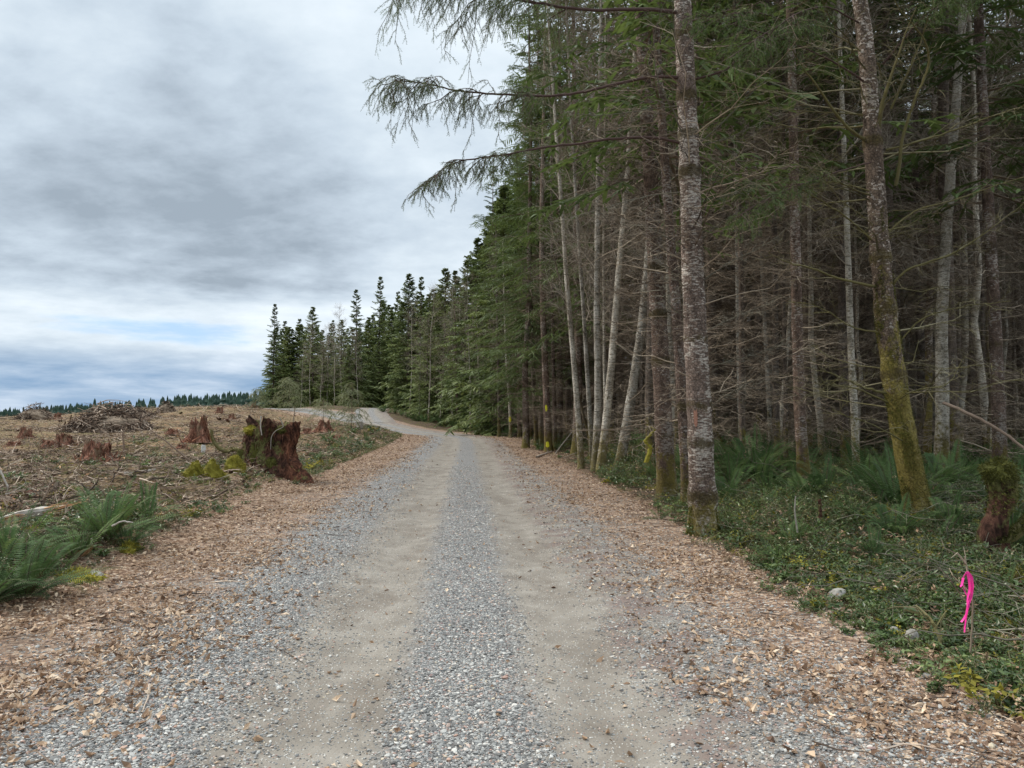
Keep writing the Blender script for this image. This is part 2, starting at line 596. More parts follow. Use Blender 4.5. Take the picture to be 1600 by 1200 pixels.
def bark(name, base, pale, pale_amt, moss_amt, moss_h, redness=0.0, pale_scale=(5, 5, 22), marks=False):
    m, T = mat_new(name)
    tc = T.n('ShaderNodeTexCoord').outputs['Object']
    z = T.n('ShaderNodeSeparateXYZ', {0: tc}).outputs[2]
    n1 = T.noise(T.mapping(tc, (14, 14, 9)), 1.0, 6, .65)
    col = T.ramp(n1, [(0.3, tuple(c * .45 for c in base)), (0.5, base), (0.72, tuple(min(1, c * 1.7) for c in base))])
    vor = T.n('ShaderNodeTexVoronoi', {'Vector': T.mapping(tc, (28, 28, 20)), 'Scale': 1.0}, feature='DISTANCE_TO_EDGE').outputs['Distance']
    plates = T.sstep(vor, 0.0, 0.12)
    col = T.mix(T.math('MULTIPLY', T.math('SUBTRACT', 1.0, plates), .55), col, tuple(c * .35 for c in base))
    n2 = T.noise(T.mapping(tc, pale_scale, (3, 1, 2)), 1.0, 4, .6, .3)
    n2b = T.noise(T.mapping(tc, (2.2, 2.2, 1.5), (9, 1, 4)), 1.0, 2, .5)
    th = T.math('ADD', n2, T.math('MULTIPLY', T.math('SUBTRACT', n2b, .5), .5))
    pm = T.sstep(th, 0.62 - pale_amt * .3, 0.68 - pale_amt * .3)
    fine = T.noise(T.mapping(tc, (60, 60, 70)), 1.0, 3)
    col = T.mix(.5, col, T.mix(fine, (.05, .05, .05), (.95, .95, .95)), 'OVERLAY')
    pcol = T.mix(fine, tuple(c * .7 for c in pale), tuple(min(1, c * 1.25) for c in pale))
    col = T.mix(T.math('MULTIPLY', pm, .85), col, pcol)
    if marks:
        n3 = T.noise(T.mapping(tc, (3, 3, 26), (5, 2, 8)), 1.0, 3, .6)
        col = T.mix(T.math('MULTIPLY', T.sstep(n3, .62, .68), .85), col, (.05, .045, .04))
    if moss_amt > 0:
        n4 = T.noise(T.mapping(tc, (4, 4, 3), (1, 7, 3)), 1.0, 5, .65)
        hh = T.math('SUBTRACT', 1.0, T.sstep(z, 0.0, moss_h * 1.5))
        n5 = T.noise(T.mapping(tc, (22, 22, 16), (1, 7, 3)), 1.0, 5, .7)
        n4 = T.math('ADD', T.math('MULTIPLY', n4, .6), T.math('MULTIPLY', n5, .4))
        mm = T.math('ADD', n4, T.math('MULTIPLY', T.math('SUBTRACT', hh, .5), .34))
        mk = T.sstep(mm, .60 - moss_amt * .2, .72 - moss_amt * .2)
        mc = T.mix(T.noise(tc, 40, 3), (.07, .058, .014), (.35, .30, .07))
        col = T.mix(T.math('MULTIPLY', mk, .85), col, mc)
    ra = T.n('ShaderNodeAttribute', attribute_name='rnd').outputs['Fac']
    rm = T.sstep(T.math('ADD', ra, T.math('MULTIPLY', T.math('SUBTRACT', n1, .5), 1.6)), .35, .75)
    col = T.mix(T.math('MULTIPLY', rm, .85), col, T.mix(T.noise(tc, 22, 4), (.030, .022, .014), (.13, .105, .035)))
    blot = T.noise(T.mapping(tc, (3.2, 3.2, 2.2), (11, 5, 1)), 1.0, 4, .65)
    col = T.mix(1.0, col, T.ramp(blot, [(.35, (.62, .58, .54)), (.62, (1.12, 1.1, 1.08))]), 'MULTIPLY')
    oi = T.n('ShaderNodeObjectInfo').outputs['Random']
    col = T.mix(1.0, col, T.ramp(oi, [(0, (.75, .75, .75)), (1, (1.15, 1.12, 1.08))]), 'MULTIPLY')
    hgt = T.math('ADD', T.math('MULTIPLY', n1, .7), T.math('MULTIPLY', plates, .35))
    finish(T, col, .9, bump=hgt, bstr=1.0, bdist=.035, spec=.2)
    return m


M['bark_main'] = bark('bark_main', (.215, .165, .14), (.62, .58, .53), .37, .3, 0.8, pale_scale=(11, 11, 44))
M['bark_spruce'] = bark('bark_spruce', (.19, .135, .108), (.46, .42, .38), .27, .35, 1.4, pale_scale=(14, 14, 36))
M['bark_moss'] = bark('bark_moss', (.15, .115, .09), (.48, .44, .40), .2, .75, 3.4, pale_scale=(12, 12, 26))
M['bark_dark'] = bark('bark_dark', (.15, .12, .10), (.26, .24, .21), .15, .2, 2.5)
M['bark_alder'] = bark('bark_alder', (.36, .33, .27), (.66, .63, .56), .62, .35, 1.8, pale_scale=(12, 12, 30), marks=True)


def rot_wood():
    m, T = mat_new('rotten_wood')
    tc = T.n('ShaderNodeTexCoord').outputs['Object']
    n1 = T.noise(T.mapping(tc, (7, 7, 3.4)), 1.0, 8, .72, .8)
    n2 = T.noise(T.mapping(tc, (2.5, 2.5, 1.6), (4, 4, 0)), 1.0, 4, .6)
    col = T.ramp(n1, [(0.34, (.012, .008, .007)), (0.47, (.055, .028, .020)), (0.57, (.13, .062, .042)), (0.68, (.27, .16, .11)), (.8, (.38, .31, .25))])
    sx_ = T.n('ShaderNodeSeparateXYZ', {0: tc}).outputs[0]
    redm = T.sstep(T.math('ADD', sx_, T.math('MULTIPLY', T.math('SUBTRACT', n2, .5), 1.6)), .28, .66)
    col = T.mix(T.math('MULTIPLY', redm, .75), col, T.ramp(n1, [(.36, (.02, .011, .008)), (.50, (.11, .045, .028)), (.62, (.30, .13, .075)), (.76, (.48, .30, .19))]))
    n2 = T.math('SUBTRACT', n2, T.math('MULTIPLY', redm, .12))
    mk = T.sstep(T.math('ADD', T.math('MULTIPLY', n2, .7), T.math('MULTIPLY', T.noise(tc, 14, 4), .3)), .49, .57)
    mc = T.mix(T.noise(tc, 30, 4), (.05, .05, .018), (.24, .24, .09))
    col = T.mix(T.math('MULTIPLY', mk, .85), col, mc)
    finish(T, col, .95, bump=n1, bstr=1.0, bdist=.04, spec=.1)
    return m


M['rotten'] = rot_wood()


def plain(name, c1, c2, scale=20, rough=.7, bstr=.4, bdist=.005, spec=.3):
    m, T = mat_new(name)
    tc = T.n('ShaderNodeTexCoord').outputs['Object']
    n = T.noise(tc, scale, 5, .6)
    finish(T, T.ramp(n, [(.3, c1), (.7, c2)]), rough, bump=n, bstr=bstr, bdist=bdist, spec=spec)
    return m


M['stone'] = plain('stone', (.17, .155, .13), (.42, .40, .36), 14, bstr=.8, bdist=.02)
M['pink'] = plain('pink_ribbon', (.85, .03, .30), (.95, .07, .42), 8, .35, .1)
M['green_rib'] = plain('green_ribbon', (.04, .55, .10), (.08, .70, .16), 8, .4, .1)
M['paint'] = plain('yellow_paint', (.55, .50, .02), (.85, .80, .04), 30, .6)
M['pinkpaint'] = plain('red_paint', (.40, .10, .12), (.60, .22, .22), 30, .6)
M['cutwood'] = plain('cut_wood', (.42, .26, .15), (.62, .44, .29), 30, .8)
M['scar'] = plain('bark_scar', (.20, .09, .06), (.38, .20, .14), 40, .8)
M['greywood'] = plain('grey_wood', (.30, .26, .22), (.52, .47, .41), 12, .85)
M['white_cap'] = plain('white_cap', (.55, .55, .52), (.75, .75, .72), 12, .85)


def gravel_mat():
    m, T = mat_new('gravel_stone')
    a = T.n('ShaderNodeAttribute', attribute_name='rnd').outputs['Fac']
    tc = T.n('ShaderNodeTexCoord').outputs['Object']
    col = T.ramp(a, [(0, (.10, .095, .09)), (.3, (.18, .178, .17)), (.55, (.27, .268, .255)), (.75, (.38, .372, .345)),
                     (.86, (.56, .535, .485)), (.92, (.42, .27, .20)), (.96, (.24, .17, .16)), (1.0, (.55, .47, .34))])
    n = T.noise(tc, 160, 3)
    col = T.mix(.35, col, T.mix(n, (.2, .2, .2), (.9, .9, .9)), 'OVERLAY')
    finish(T, col, .75, bump=n, bstr=.4, bdist=.003)
    return m


M['gravel'] = gravel_mat()


def ground_mats():
    """road surface and the wider ground; attribute u = metres from the road's middle, right positive"""
    def gravel_tex(T, P, sc, off=0.0):
        v = T.n('ShaderNodeTexVoronoi', {'Vector': T.mapping(P, (1, 1, 1), (off, off, 0)), 'Scale': sc})
        cell = T.n('ShaderNodeSeparateColor', {0: v.outputs['Color']}).outputs[0]
        col = T.ramp(cell, [(0, (.09, .09, .088)), (.3, (.17, .172, .17)), (.55, (.27, .275, .27)), (.78, (.41, .41, .395)),
                            (.88, (.68, .66, .62)), (.94, (.38, .25, .19)), (1, (.20, .15, .14))])
        d = T.sstep(v.outputs['Distance'], .25, .75)
        col = T.mix(T.math('MULTIPLY', d, .45), col, (.05, .045, .042))
        return col, T.math('SUBTRACT', 1.0, d), cell

    def litter_tex(T, P):
        w = T.noise(P, 6, 2, out=1)
        pw = T.n('ShaderNodeVectorMath', {0: P, 1: T.n('ShaderNodeVectorMath', {0: w, 3: .12}, operation='SCALE').outputs[0]}, operation='ADD').outputs[0]
        v = T.n('ShaderNodeTexVoronoi', {'Vector': T.mapping(pw, (1, 1.7, 1)), 'Scale': 24.0})
        cell = T.n('ShaderNodeSeparateColor', {0: v.outputs['Color']}).outputs[1]
        col = T.ramp(cell, [(0, (.10, .06, .04)), (.3, (.21, .13, .085)), (.6, (.34, .225, .15)), (.85, (.48, .35, .25)), (1, (.6, .49, .38))])
        d = T.sstep(v.outputs['Distance'], .35, .8)
        return T.mix(T.math('MULTIPLY', d, .5), col, (.07, .045, .035)), T.math('SUBTRACT', 1.0, d)

    # road
    m, T = mat_new('road_surface')
    P = T.n('ShaderNodeTexCoord').outputs['Object']
    u0 = T.n('ShaderNodeAttribute', attribute_name='u').outputs['Fac']
    wob = T.noise(P, 1.3, 5, .65)
    wob2 = T.noise(P, 9, 4, .65)
    u = T.math('ADD', u0, T.math('ADD', T.math('MULTIPLY', T.math('SUBTRACT', wob, .5), .45), T.math('MULTIPLY', T.math('SUBTRACT', wob2, .5), .28)))
    au = T.math('ABSOLUTE', u)
    g1, b1, c1 = gravel_tex(T, P, 62.0)
    g2, b2, c2 = gravel_tex(T, P, 30.0, 5.0)
    g = T.mix(.35, g1, g2)
    # compact wheel tracks
    dn = T.noise(P, 3.0, 6, .6)
    dn2 = T.noise(P, 220, 3, .7)
    dirt = T.ramp(T.math('ADD', T.math('MULTIPLY', dn, .5), T.math('MULTIPLY', dn2, .5)), [(.3, (.14, .121, .10)), (.5, (.222, .197, .165)), (.7, (.34, .31, .268))])
    damp = T.sstep(T.noise(T.mapping(P, (1.6, .8, 1), (6, 2, 0)), 1.0, 6, .7), .47, .62)
    dirt = T.mix(T.math('MULTIPLY', damp, .5), dirt, (.13, .105, .082))
    pv = T.n('ShaderNodeTexVoronoi', {'Vector': P, 'Scale': 48.0})
    peb_c = T.n('ShaderNodeSeparateColor', {0: pv.outputs['Color']}).outputs[0]
    peb = T.math('MULTIPLY', T.math('SUBTRACT', 1.0, T.sstep(pv.outputs['Distance'], .18, .3)), T.math('GREATER_THAN', peb_c, .62))
    dirt = T.mix(T.math('MULTIPLY', peb, .8), dirt, (.60, .58, .53))
    lt, lb = litter_tex(T, P)
    inner = T.sstep(au, .20, .54)
    outer = T.math('SUBTRACT', 1.0, T.sstep(T.math('MULTIPLY', u, -1.0), 1.2, 1.6))
    outer = T.math('MULTIPLY', outer, T.math('SUBTRACT', 1.0, T.math('MULTIPLY', T.sstep(u, 1.3, 2.0), .6)))
    track = T.math('MULTIPLY', inner, outer)
    col = T.mix(track, g, dirt)
    # damp reddish brown dirt beside the right track
    rb = T.math('MULTIPLY', T.sstep(u, .95, 1.2), T.math('SUBTRACT', 1.0, T.sstep(u, 1.5, 2.1)))
    rb = T.math('MULTIPLY', rb, T.sstep(T.noise(P, 2.2, 5, .6), .42, .6))
    col = T.mix(T.math('MULTIPLY', rb, .75), col, T.mix(dn2, (.10, .065, .055), (.22, .16, .14)))
    ll = T.math('MULTIPLY', T.sstep(T.math('MULTIPLY', u, -1.0), 1.6, 3.0), 1.0)
    lr = T.sstep(u, 1.2, 2.5)
    lm = T.math('ADD', ll, lr, clamp=True)
    lm = T.sstep(T.math('ADD', lm, T.math('MULTIPLY', T.math('SUBTRACT', T.noise(P, 3.5, 7, .75), .5), 2.6)), .35, .85)
    lt = T.mix(T.math('MULTIPLY', T.sstep(T.noise(P, 1.7, 6, .7), .48, .62), .55), lt, T.mix(dn2, (.08, .055, .04), (.20, .155, .12)))
    col = T.mix(lm, col, lt)
    gb = T.math('MULTIPLY', b1, T.math('SUBTRACT', 1.0, T.math('MULTIPLY', track, .85)))
    gb = T.math('ADD', gb, T.math('MULTIPLY', peb, .4))
    finish(T, col, .9, bump=gb, bstr=.7, bdist=.012, spec=.2)
    M['road'] = m

    # wider ground
    m, T = mat_new('ground_surface')
    P = T.n('ShaderNodeTexCoord').outputs['Object']
    u = T.n('ShaderNodeAttribute', attribute_name='u').outputs['Fac']
    wb = T.noise(P, 1.1, 4, .6)
    uu = T.math('ADD', u, T.math('MULTIPLY', T.math('SUBTRACT', wb, .5), 1.6))
    lt, lb = litter_tex(T, P)
    n1 = T.noise(P, .9, 6, .7)
    n2 = T.noise(P, 7, 6, .7)
    n3 = T.noise(P, 45, 4, .7)
    duff = T.ramp(T.math('ADD', T.math('MULTIPLY', n2, .5), T.math('MULTIPLY', n3, .5)),
                  [(.34, (.025, .018, .012)), (.47, (.07, .048, .032)), (.57, (.14, .10, .07)), (.7, (.30, .22, .155))])
    cut = T.ramp(T.math('ADD', T.math('MULTIPLY', n2, .45), T.math('MULTIPLY', n3, .55)),
                 [(.36, (.045, .028, .018)), (.46, (.155, .10, .062)), (.54, (.22, .168, .09)), (.61, (.35, .24, .155)), (.72, (.50, .37, .26))])
    cut = T.mix(T.math('MULTIPLY', T.sstep(n1, .50, .68), .45), cut, T.mix(n3, (.07, .08, .03), (.20, .20, .09)))
    red = T.sstep(T.noise(T.mapping(P, (1, 1, 1), (40, 3, 0)), 1.3, 6, .75), .54, .64)
    cut = T.mix(T.math('MULTIPLY', red, .6), cut, (.33, .15, .09))
    mossm = T.sstep(T.noise(T.mapping(P, (1, 1, 1), (20, 9, 0)), 1.5, 5, .65), .53, .63)
    forest = T.mix(T.math('MULTIPLY', mossm, .7), duff, T.mix(n3, (.05, .055, .012), (.17, .17, .03)))
    isf = T.sstep(u, -1.0, 1.0)
    col = T.mix(isf, cut, forest)
    lm = T.math('SUBTRACT', 1.0, T.sstep(T.math('ABSOLUTE', T.math('ADD', uu, .8)), 3.6, 4.7))
    col = T.mix(lm, col, lt)
    finish(T, col, .95, bump=T.math('ADD', T.math('MULTIPLY', n2, .5), T.math('MULTIPLY', n3, .5)), bstr=1.0, bdist=.06, spec=.1)
    M['ground'] = m


ground_mats()


# ------------------------------------------------------------------ ground and road
def geo(a, b, n):
    return a * (b / a) ** (np.arange(1, n + 1) / n)


def build_ground():
    xs = np.concatenate([-geo(14, 2600, 80)[::-1], np.arange(-14, 14.01, .16), geo(14, 2600, 80)])
    ys = np.concatenate([[-60, -25, -10], np.arange(-4, 26, .16), geo(26, 3000, 150)])
    X, Y = np.meshgrid(xs, ys)
    u = lateral(X, Y, ROAD)
    Z = H(X, Y, u)
    us = np.abs(lateral(X, Y, SIDE))
    Z = Z - 0.12 * (1 - sm((np.abs(u) - 2.9) / .7)) * (Y < 118) - 0.12 * (1 - sm((us - 1.4) / .7))
    n, k = X.shape
    idx = np.arange(n * k).reshape(n, k)
    f = np.stack([idx[:-1, :-1], idx[:-1, 1:], idx[1:, 1:], idx[1:, :-1]], -1).reshape(-1, 4)
    mb = MB().add(np.stack([X, Y, Z], -1), f)
    o = mb.obj('ground', M['ground'], smooth=True, extra={'u': u.ravel()})
    tag(o, kind='structure')


def build_strip(name, line, w0, w1, nu, dz, step=None):
    # resample along the line
    d = np.concatenate([[0], np.cumsum(np.linalg.norm(np.diff(line, axis=0), axis=1))])
    s = np.concatenate([np.arange(0, 50, .25), np.arange(50, d[-1], .8)]) if d[-1] > 90 else np.arange(0, d[-1], .8)
    C = np.stack([np.interp(s, d, line[:, 0]), np.interp(s, d, line[:, 1])], -1)
    T = nrm(np.gradient(C, axis=0))
    N = np.stack([T[:, 1], -T[:, 0]], -1)
    us = np.linspace(w0, w1, nu)
    G = C[:, None] + N[:, None] * us[None, :, None]
    X, Y = G[..., 0], G[..., 1]
    Z = H(X, Y) + dz
    drop = sm((w0 + .45 - us) / .45) + sm((us - w1 + .45) / .45)
    Z = Z - drop[None] * 0.16
    n, k = X.shape
    idx = np.arange(n * k).reshape(n, k)
    f = np.stack([idx[:-1, :-1], idx[:-1, 1:], idx[1:, 1:], idx[1:, :-1]], -1).reshape(-1, 4)
    mb = MB().add(np.stack([X, Y, Z], -1), f)
    uu = np.broadcast_to(us[None], X.shape)
    o = mb.obj(name, M['road'], smooth=True, extra={'u': uu.ravel()})
    tag(o, kind='structure')


build_ground()
build_strip('road', ROAD, -3.9, 3.7, 70, 0.0)
build_strip('side_road', SIDE, -2.2, 2.2, 20, 0.02)

# --------------------------------------------------------------- loose gravel and leaves
ICO = np.array([(0, 0, 1), (.894, 0, .447), (.276, .851, .447), (-.724, .526, .447), (-.724, -.526, .447), (.276, -.851, .447),
                (.724, .526, -.447), (-.276, .851, -.447), (-.894, 0, -.447), (-.276, -.851, -.447), (.724, -.526, -.447), (0, 0, -1)])
ICOF = np.array([(0, 1, 2), (0, 2, 3), (0, 3, 4), (0, 4, 5), (0, 5, 1), (1, 6, 2), (2, 7, 3), (3, 8, 4), (4, 9, 5), (5, 10, 1),
                 (6, 7, 2), (7, 8, 3), (8, 9, 4), (9, 10, 5), (10, 6, 1), (6, 11, 7), (7, 11, 8), (8, 11, 9), (9, 11, 10), (10, 11, 6)])
OCT = np.array([(0, 0, 1), (1, 0, 0), (0, 1, 0), (-1, 0, 0), (0, -1, 0.)])
OCTF = np.array([(0, 1, 2), (0, 2, 3), (0, 3, 4), (0, 4, 1)])


def gravel_density(u):
    return np.interp(u, [-4, -3, -2.4, -2.0, -1.5, -1.2, -.46, -.22, 0, .22, .46, 1.05, 1.4, 1.9, 2.6, 3.4],
                     [.03, .10, .28, .80, .80, .20, .11, .75, 1.0, .75, .11, .13, .26, .34, .18, .05])


def scatter_yu(n, y0, y1, u0, u1, pw=1.0):
    """points along the road, denser near the camera; Y pdf ~ Y^-pw"""
    r = rng.random(n)
    if pw == 1.0:
        Y = y0 * (y1 / y0) ** r
    else:
        e = 1 - pw
        Y = (y0 ** e + r * (y1 ** e - y0 ** e)) ** (1 / e)
    U = u0 + (u1 - u0) * rng.random(n)
    cx_ = np.interp(Y, ROAD[:, 1], ROAD[:, 0])
    return cx_ + U, Y, U


def build_gravel():
    mb = MB()
    n = 600000
    X, Y, U = scatter_yu(n, 2.6, 24, -3.6, 3.2, 1.75)
    cl = fbm(np.stack([X * 1.3, Y * 1.3, 0 * X], -1), 3, 2)
    keep = rng.random(n) < np.clip(gravel_density(U + cl * .5) * (1 + cl * .8), 0, 1)
    vis = np.abs(X) < Y * .70 + .5
    X, Y, U = X[keep & vis], Y[keep & vis], U[keep & vis]
    Z = H(X, Y)
    n = len(X)
    s = np.exp(rng.normal(size=n) * .42) * .0048 * np.clip(1 + (Y - 5) * .035, 1, 1.6)
    s = np.minimum(s, .019)
    tr = (np.abs(np.abs(U) - .76) < .26)
    s = np.where(tr, s * .72, s)
    for near, TV, TF in ((True, ICO, ICOF), (False, OCT, OCTF)):
        m = (Y < 6.0) if near else (Y >= 6.0)
        k = int(m.sum())
        sc = np.stack([s[m] * (1 + .5 * rng.random(k)), s[m] * (.8 + .4 * rng.random(k)), s[m] * (.5 + .35 * rng.random(k))], -1)
        V = TV[None] * (1 + (rng.random((k, len(TV), 1)) - .5) * .55) * sc[:, None]
        a = rng.random(k) * 6.283
        c, sn = np.cos(a)[:, None], np.sin(a)[:, None]
        V = np.stack([V[..., 0] * c - V[..., 1] * sn, V[..., 0] * sn + V[..., 1] * c, V[..., 2] + V[..., 0] * (rng.random((k, 1)) - .5) * .6], -1)
        V = V + np.stack([X[m], Y[m], Z[m] + s[m] * .25], -1)[:, None]
        f = TF[None] + (np.arange(k) * len(TV))[:, None, None]
        mb.add(V.reshape(-1, 3), f.reshape(-1, 3), 0, np.repeat(rng.random(k), len(TV)))
    o = mb.obj('loose_gravel', M['gravel'])
    tag(o, 'loose grey crushed stone lying over the road', 'gravel', kind='stuff')
    print('gravel', n)


def litter_density(u, X, Y):
    cl = fbm(np.stack([X * .9, Y * .9, 0 * X], -1), 4, 21)
    d = np.interp(u, [-7, -5.5, -4.4, -3.2, -2.3, -1.7, -1.2, 1.1, 1.6, 2.4, 3.5, 4.8, 7, 12], [.05, .2, .8, 1, .7, .22, .015, .015, .38, .80, .75, .30, .20, .12])
    c2 = fbm(np.stack([X * 3.2, Y * 3.2, 0 * X], -1), 3, 23)
    return np.clip(d * (.92 + cl * 3.6 + c2 * 2.6), 0.03 * d, 1)


def build_litter():
    mb = MB()
    n = 330000
    X, Y, U = scatter_yu(n, 2.5, 55, -6.5, 9.0, 1.25)
    keep = (rng.random(n) < litter_density(U, X, Y)) & (np.abs(X) < Y * .70 + .6)
    X, Y = X[keep], Y[keep]
    Z = H(X, Y)
    n = len(X)
    g = 1 + np.clip(Y - 10, 0, 40) * .02
    ln = (.013 + .060 * rng.random(n) ** 2.6) * g
    w = ln * (.38 + .35 * rng.random(n))
    az = rng.random(n) * 6.283
    t = rng.normal(size=n) * .30
    D = np.stack([np.cos(az), np.sin(az), t], -1)
    N = nrm(np.stack([rng.normal(size=n) * .38, rng.normal(size=n) * .38, np.ones(n)], -1))
    B = np.stack([X, Y, Z + .003 + .018 * rng.random(n) ** 2], -1)
    leaves(mb, B, D, N, ln, w, 0, None, fold=rng.choice([-.5, .5, .3], size=(n, 1)), curl=rng.normal(size=(n, 1)) * .3)
    o = mb.obj('fallen_leaves', M['litter'])
    tag(o, 'dry tan and brown leaves strewn along both road shoulders', 'leaves', kind='stuff')
    # fine sticks among them
    mb = MB()
    n = 5200
    X, Y, U = scatter_yu(n, 2.8, 45, -6.0, 8.0, 1.1)
    k = rng.random(n) < np.interp(np.abs(U), [0, 1.2, 2.2, 3.5, 5], [0, .02, .5, 1, 1])
    X, Y, U = X[k], Y[k], U[k]
    n = len(X)
    az = rng.random(n) * 6.283
    L = .08 + .38 * rng.random(n) ** 2.5
    s = np.linspace(0, 1, 4)
    Px = X[:, None] + np.cos(az)[:, None] * L[:, None] * s
    Py = Y[:, None] + np.sin(az)[:, None] * L[:, None] * s
    Z = H(Px.ravel(), Py.ravel()).reshape(n, 4) + .012
    P = np.stack([Px, Py, Z], -1)
    P += rng.normal(size=P.shape) * (L * .035)[:, None, None]
    tubes(mb, P, rad(n, 4, .0035 + .004 * rng.random(n), .0015), 4, 0, rng.random(n))
    o = mb.obj('twig_litter', M['slash'])
    tag(o, 'short broken twigs scattered over the leafy shoulders', 'twigs', kind='stuff')


build_gravel()
build_litter()

# ------------------------------------------------------------------ tree builders
def trunk_mesh(name, path, r0, mat, ns=14, whorls=None, flare=.35, lump=.05, seg=.18, zmax=None, rtop=.15):
    """path: [n,3] local points from the base up; resampled, tapered, lumpy, with swollen whorls"""
    d = np.concatenate([[0], np.cumsum(np.linalg.norm(np.diff(path, axis=0), axis=1))])
    Lt = d[-1]
    s = np.concatenate([np.arange(0, min(8, Lt), seg), np.arange(min(8, Lt), Lt, .5), [Lt]])
    C = np.stack([np.interp(s, d, path[:, i]) for i in range(3)], -1)
    rr = r0 * (1 - (1 - rtop) * s / Lt)
    rr = rr * (1 + flare * np.exp(-s / .22))
    if whorls is not None:
        for w in whorls:
            rr = rr * (1 + .17 * np.exp(-((s - w) / .055) ** 2))
    th = np.arange(ns) * 2 * np.pi / ns
    ang = th[None] + 0 * s[:, None]
    nz = fbm(np.stack([np.cos(ang) * 1.5 + path[0, 0] * 3, np.sin(ang) * 1.5 + r0 * 50, s[:, None] * 1.6 + 0 * ang], -1), 3, 4)
    nz2 = fbm(np.stack([np.cos(ang) * 5, np.sin(ang) * 5 + r0 * 91, s[:, None] * 9 + 0 * ang], -1), 2, 8)
    lob = 1 + .30 * np.exp(-s[:, None] / .20) * np.sin(ang * 5 + r0 * 40 + nz * 6)
    q = rr[:, None] * (1 + nz * lump * 4.5 + nz2 * lump * 2.6) * lob
    V = C[:, None] + np.stack([np.cos(ang) * q, np.sin(ang) * q, 0 * q], -1)
    V[0, :, 2] -= .25
    ring = 0 * s
    for w in (whorls if whorls is not None else np.arange(.8, 9, .55) + rng.random(15) * .5):
        ring = np.maximum(ring, np.exp(-((s - w) / .075) ** 2) * (1.0 if whorls is not None else .6))
    n, k = ang.shape
    idx = np.arange(n * k).reshape(n, k)
    f = np.stack([idx[:-1], np.roll(idx[:-1], -1, 1), np.roll(idx[1:], -1, 1), idx[1:]], -1).reshape(-1, 4)
    return MB().add(V.reshape(-1, 3), f, 0, np.repeat(ring, ns)).mesh(name, mat, smooth=True)


def straight(h, lean=0.0, wob=.12, n=14):
    z = np.linspace(0, h, n)
    p = np.stack([np.cumsum(rng.normal(size=n)) * wob / 3 + lean * z, np.cumsum(rng.normal(size=n)) * wob / 3, z], -1)
    p[:, :2] -= p[0, :2]
    return p


def centre_at(path, z):
    return np.stack([np.interp(z, path[:, 2], path[:, 0]), np.interp(z, path[:, 2], path[:, 1]), 0 * z], -1)


def conifer_crown(path, h, z0, wmax, n, mat, tmat, fine=False, shape=1.0, droop=.30, sec=9, ter=5, rw=.034, ltop=.12, gap=.25, lowfade=0.0):
    """green crown: boughs -> side branchlets -> flat needle sprays"""
    mb = MB()
    t = (np.arange(n) + rng.random(n)) / n
    zs = z0 + (h - z0) * t ** 1.0
    L = wmax * ((1 - t) ** (.85 * shape)) * (1 - lowfade * np.exp(-t * 6)) + ltop
    L *= (1 - gap) + gap * 1.8 * rng.random(n)
    el = np.interp(t, [0, .5, 1], [-.05, .15, .7])
    P = radial_branches(zs, L, None, el, 5, droop * (1 - .6 * t[:, None]), .02, tip=.10)
    P += centre_at(path, zs)[:, None]
    tubes(mb, P, rad(n, 5, .008 + .010 * L, .003), 3, 1, .4)
    S2, t2 = grow(P, sec, .42 * wmax, .12, 1.0, 58, -.12, .12, 3, .05, .85, .55)
    # length of secondary scales with its own bough
    base = np.repeat(L / wmax, sec)
    S2 = S2[:, :1] + (S2 - S2[:, :1]) * np.clip(base, .25, 1)[:, None, None]
    rn = np.repeat(rng.random(n), sec) * .5 + rng.random(n * sec) * .5
    ribbons(mb, S2, rw * 1.15, 0, rn)
    S3, t3 = grow(S2, ter, .16 * wmax, .1, 1.0, 50, -.10, .15, 3, .06, .8, .4)
    b3 = np.repeat(np.clip(base, .35, 1), ter)
    S3 = S3[:, :1] + (S3 - S3[:, :1]) * b3[:, None, None]
    ribbons(mb, S3, rw, 0, np.repeat(rn, ter) * .7 + .3 * rng.random(len(S3)), .35)
    S1 = P[:, 1:]
    ribbons(mb, S1, rw * 1.3, 0, rng.random(n))
    return mb


def dead_branches(path, z0, z1, n, L, m2=10, m3=3, r=.009, el=.05, sag=.12, clear=None):
    mb = MB()
    zs = np.sort(z0 + (z1 - z0) * rng.random(n))
    Ls = L * (.45 + .75 * rng.random(n)) * np.interp(zs, [0, 1.5, 5], [.6, .9, 1])
    P = radial_branches(zs, Ls, None, np.full(n, el), 6, sag, .035, tip=.12)
    P += centre_at(path, zs)[:, None]
    tubes(mb, P, rad(n, 6, r * (.6 + .8 * rng.random(n)), .0025), 4, 0, rng.random(n))
    if m2:
        S, _ = grow(P, m2, L * .42, .25, 1.0, 50, .02, .05, 4, .09, .7, .4)
        tubes(mb, S, rad(len(S), 4, .0042, .0016), 3, 0, rng.random(len(S)))
        if m3:
            S3, _ = grow(S, m3, L * .16, .2, 1.0, 48, .0, .05, 3, .12, .6, .3)
            tubes(mb, S3, rad(len(S3), 3, .0024, .0012), 3, 0, rng.random(len(S3)))
    return mb


def make_tree(name, h, r0, bmat, crown=None, dead=None, stubs=0, lean=0.0, path=None, flare=.35, ns=10, label=None, cat='tree', deadmat='twig_dead', lump=.05, rtop=.12, whorls=None):
    root = empty(name, (0, 0, 0))
    p = straight(h, lean) if path is None else path
    part('trunk', trunk_mesh(name + '_trunk', p, r0, M[bmat], ns, whorls=whorls, flare=flare, lump=lump, seg=.35 if ns < 12 else .15, rtop=rtop), root)
    if crown:
        mb = conifer_crown(p, h, **crown)
        part('crown', mb.mesh(name + '_crown', [crown['mat'], crown['tmat']]), root)
    if dead:
        mb = dead_branches(p, **dead)
        part('dead_branches', mb.mesh(name + '_twigs', [M[deadmat]]), root)
    return root


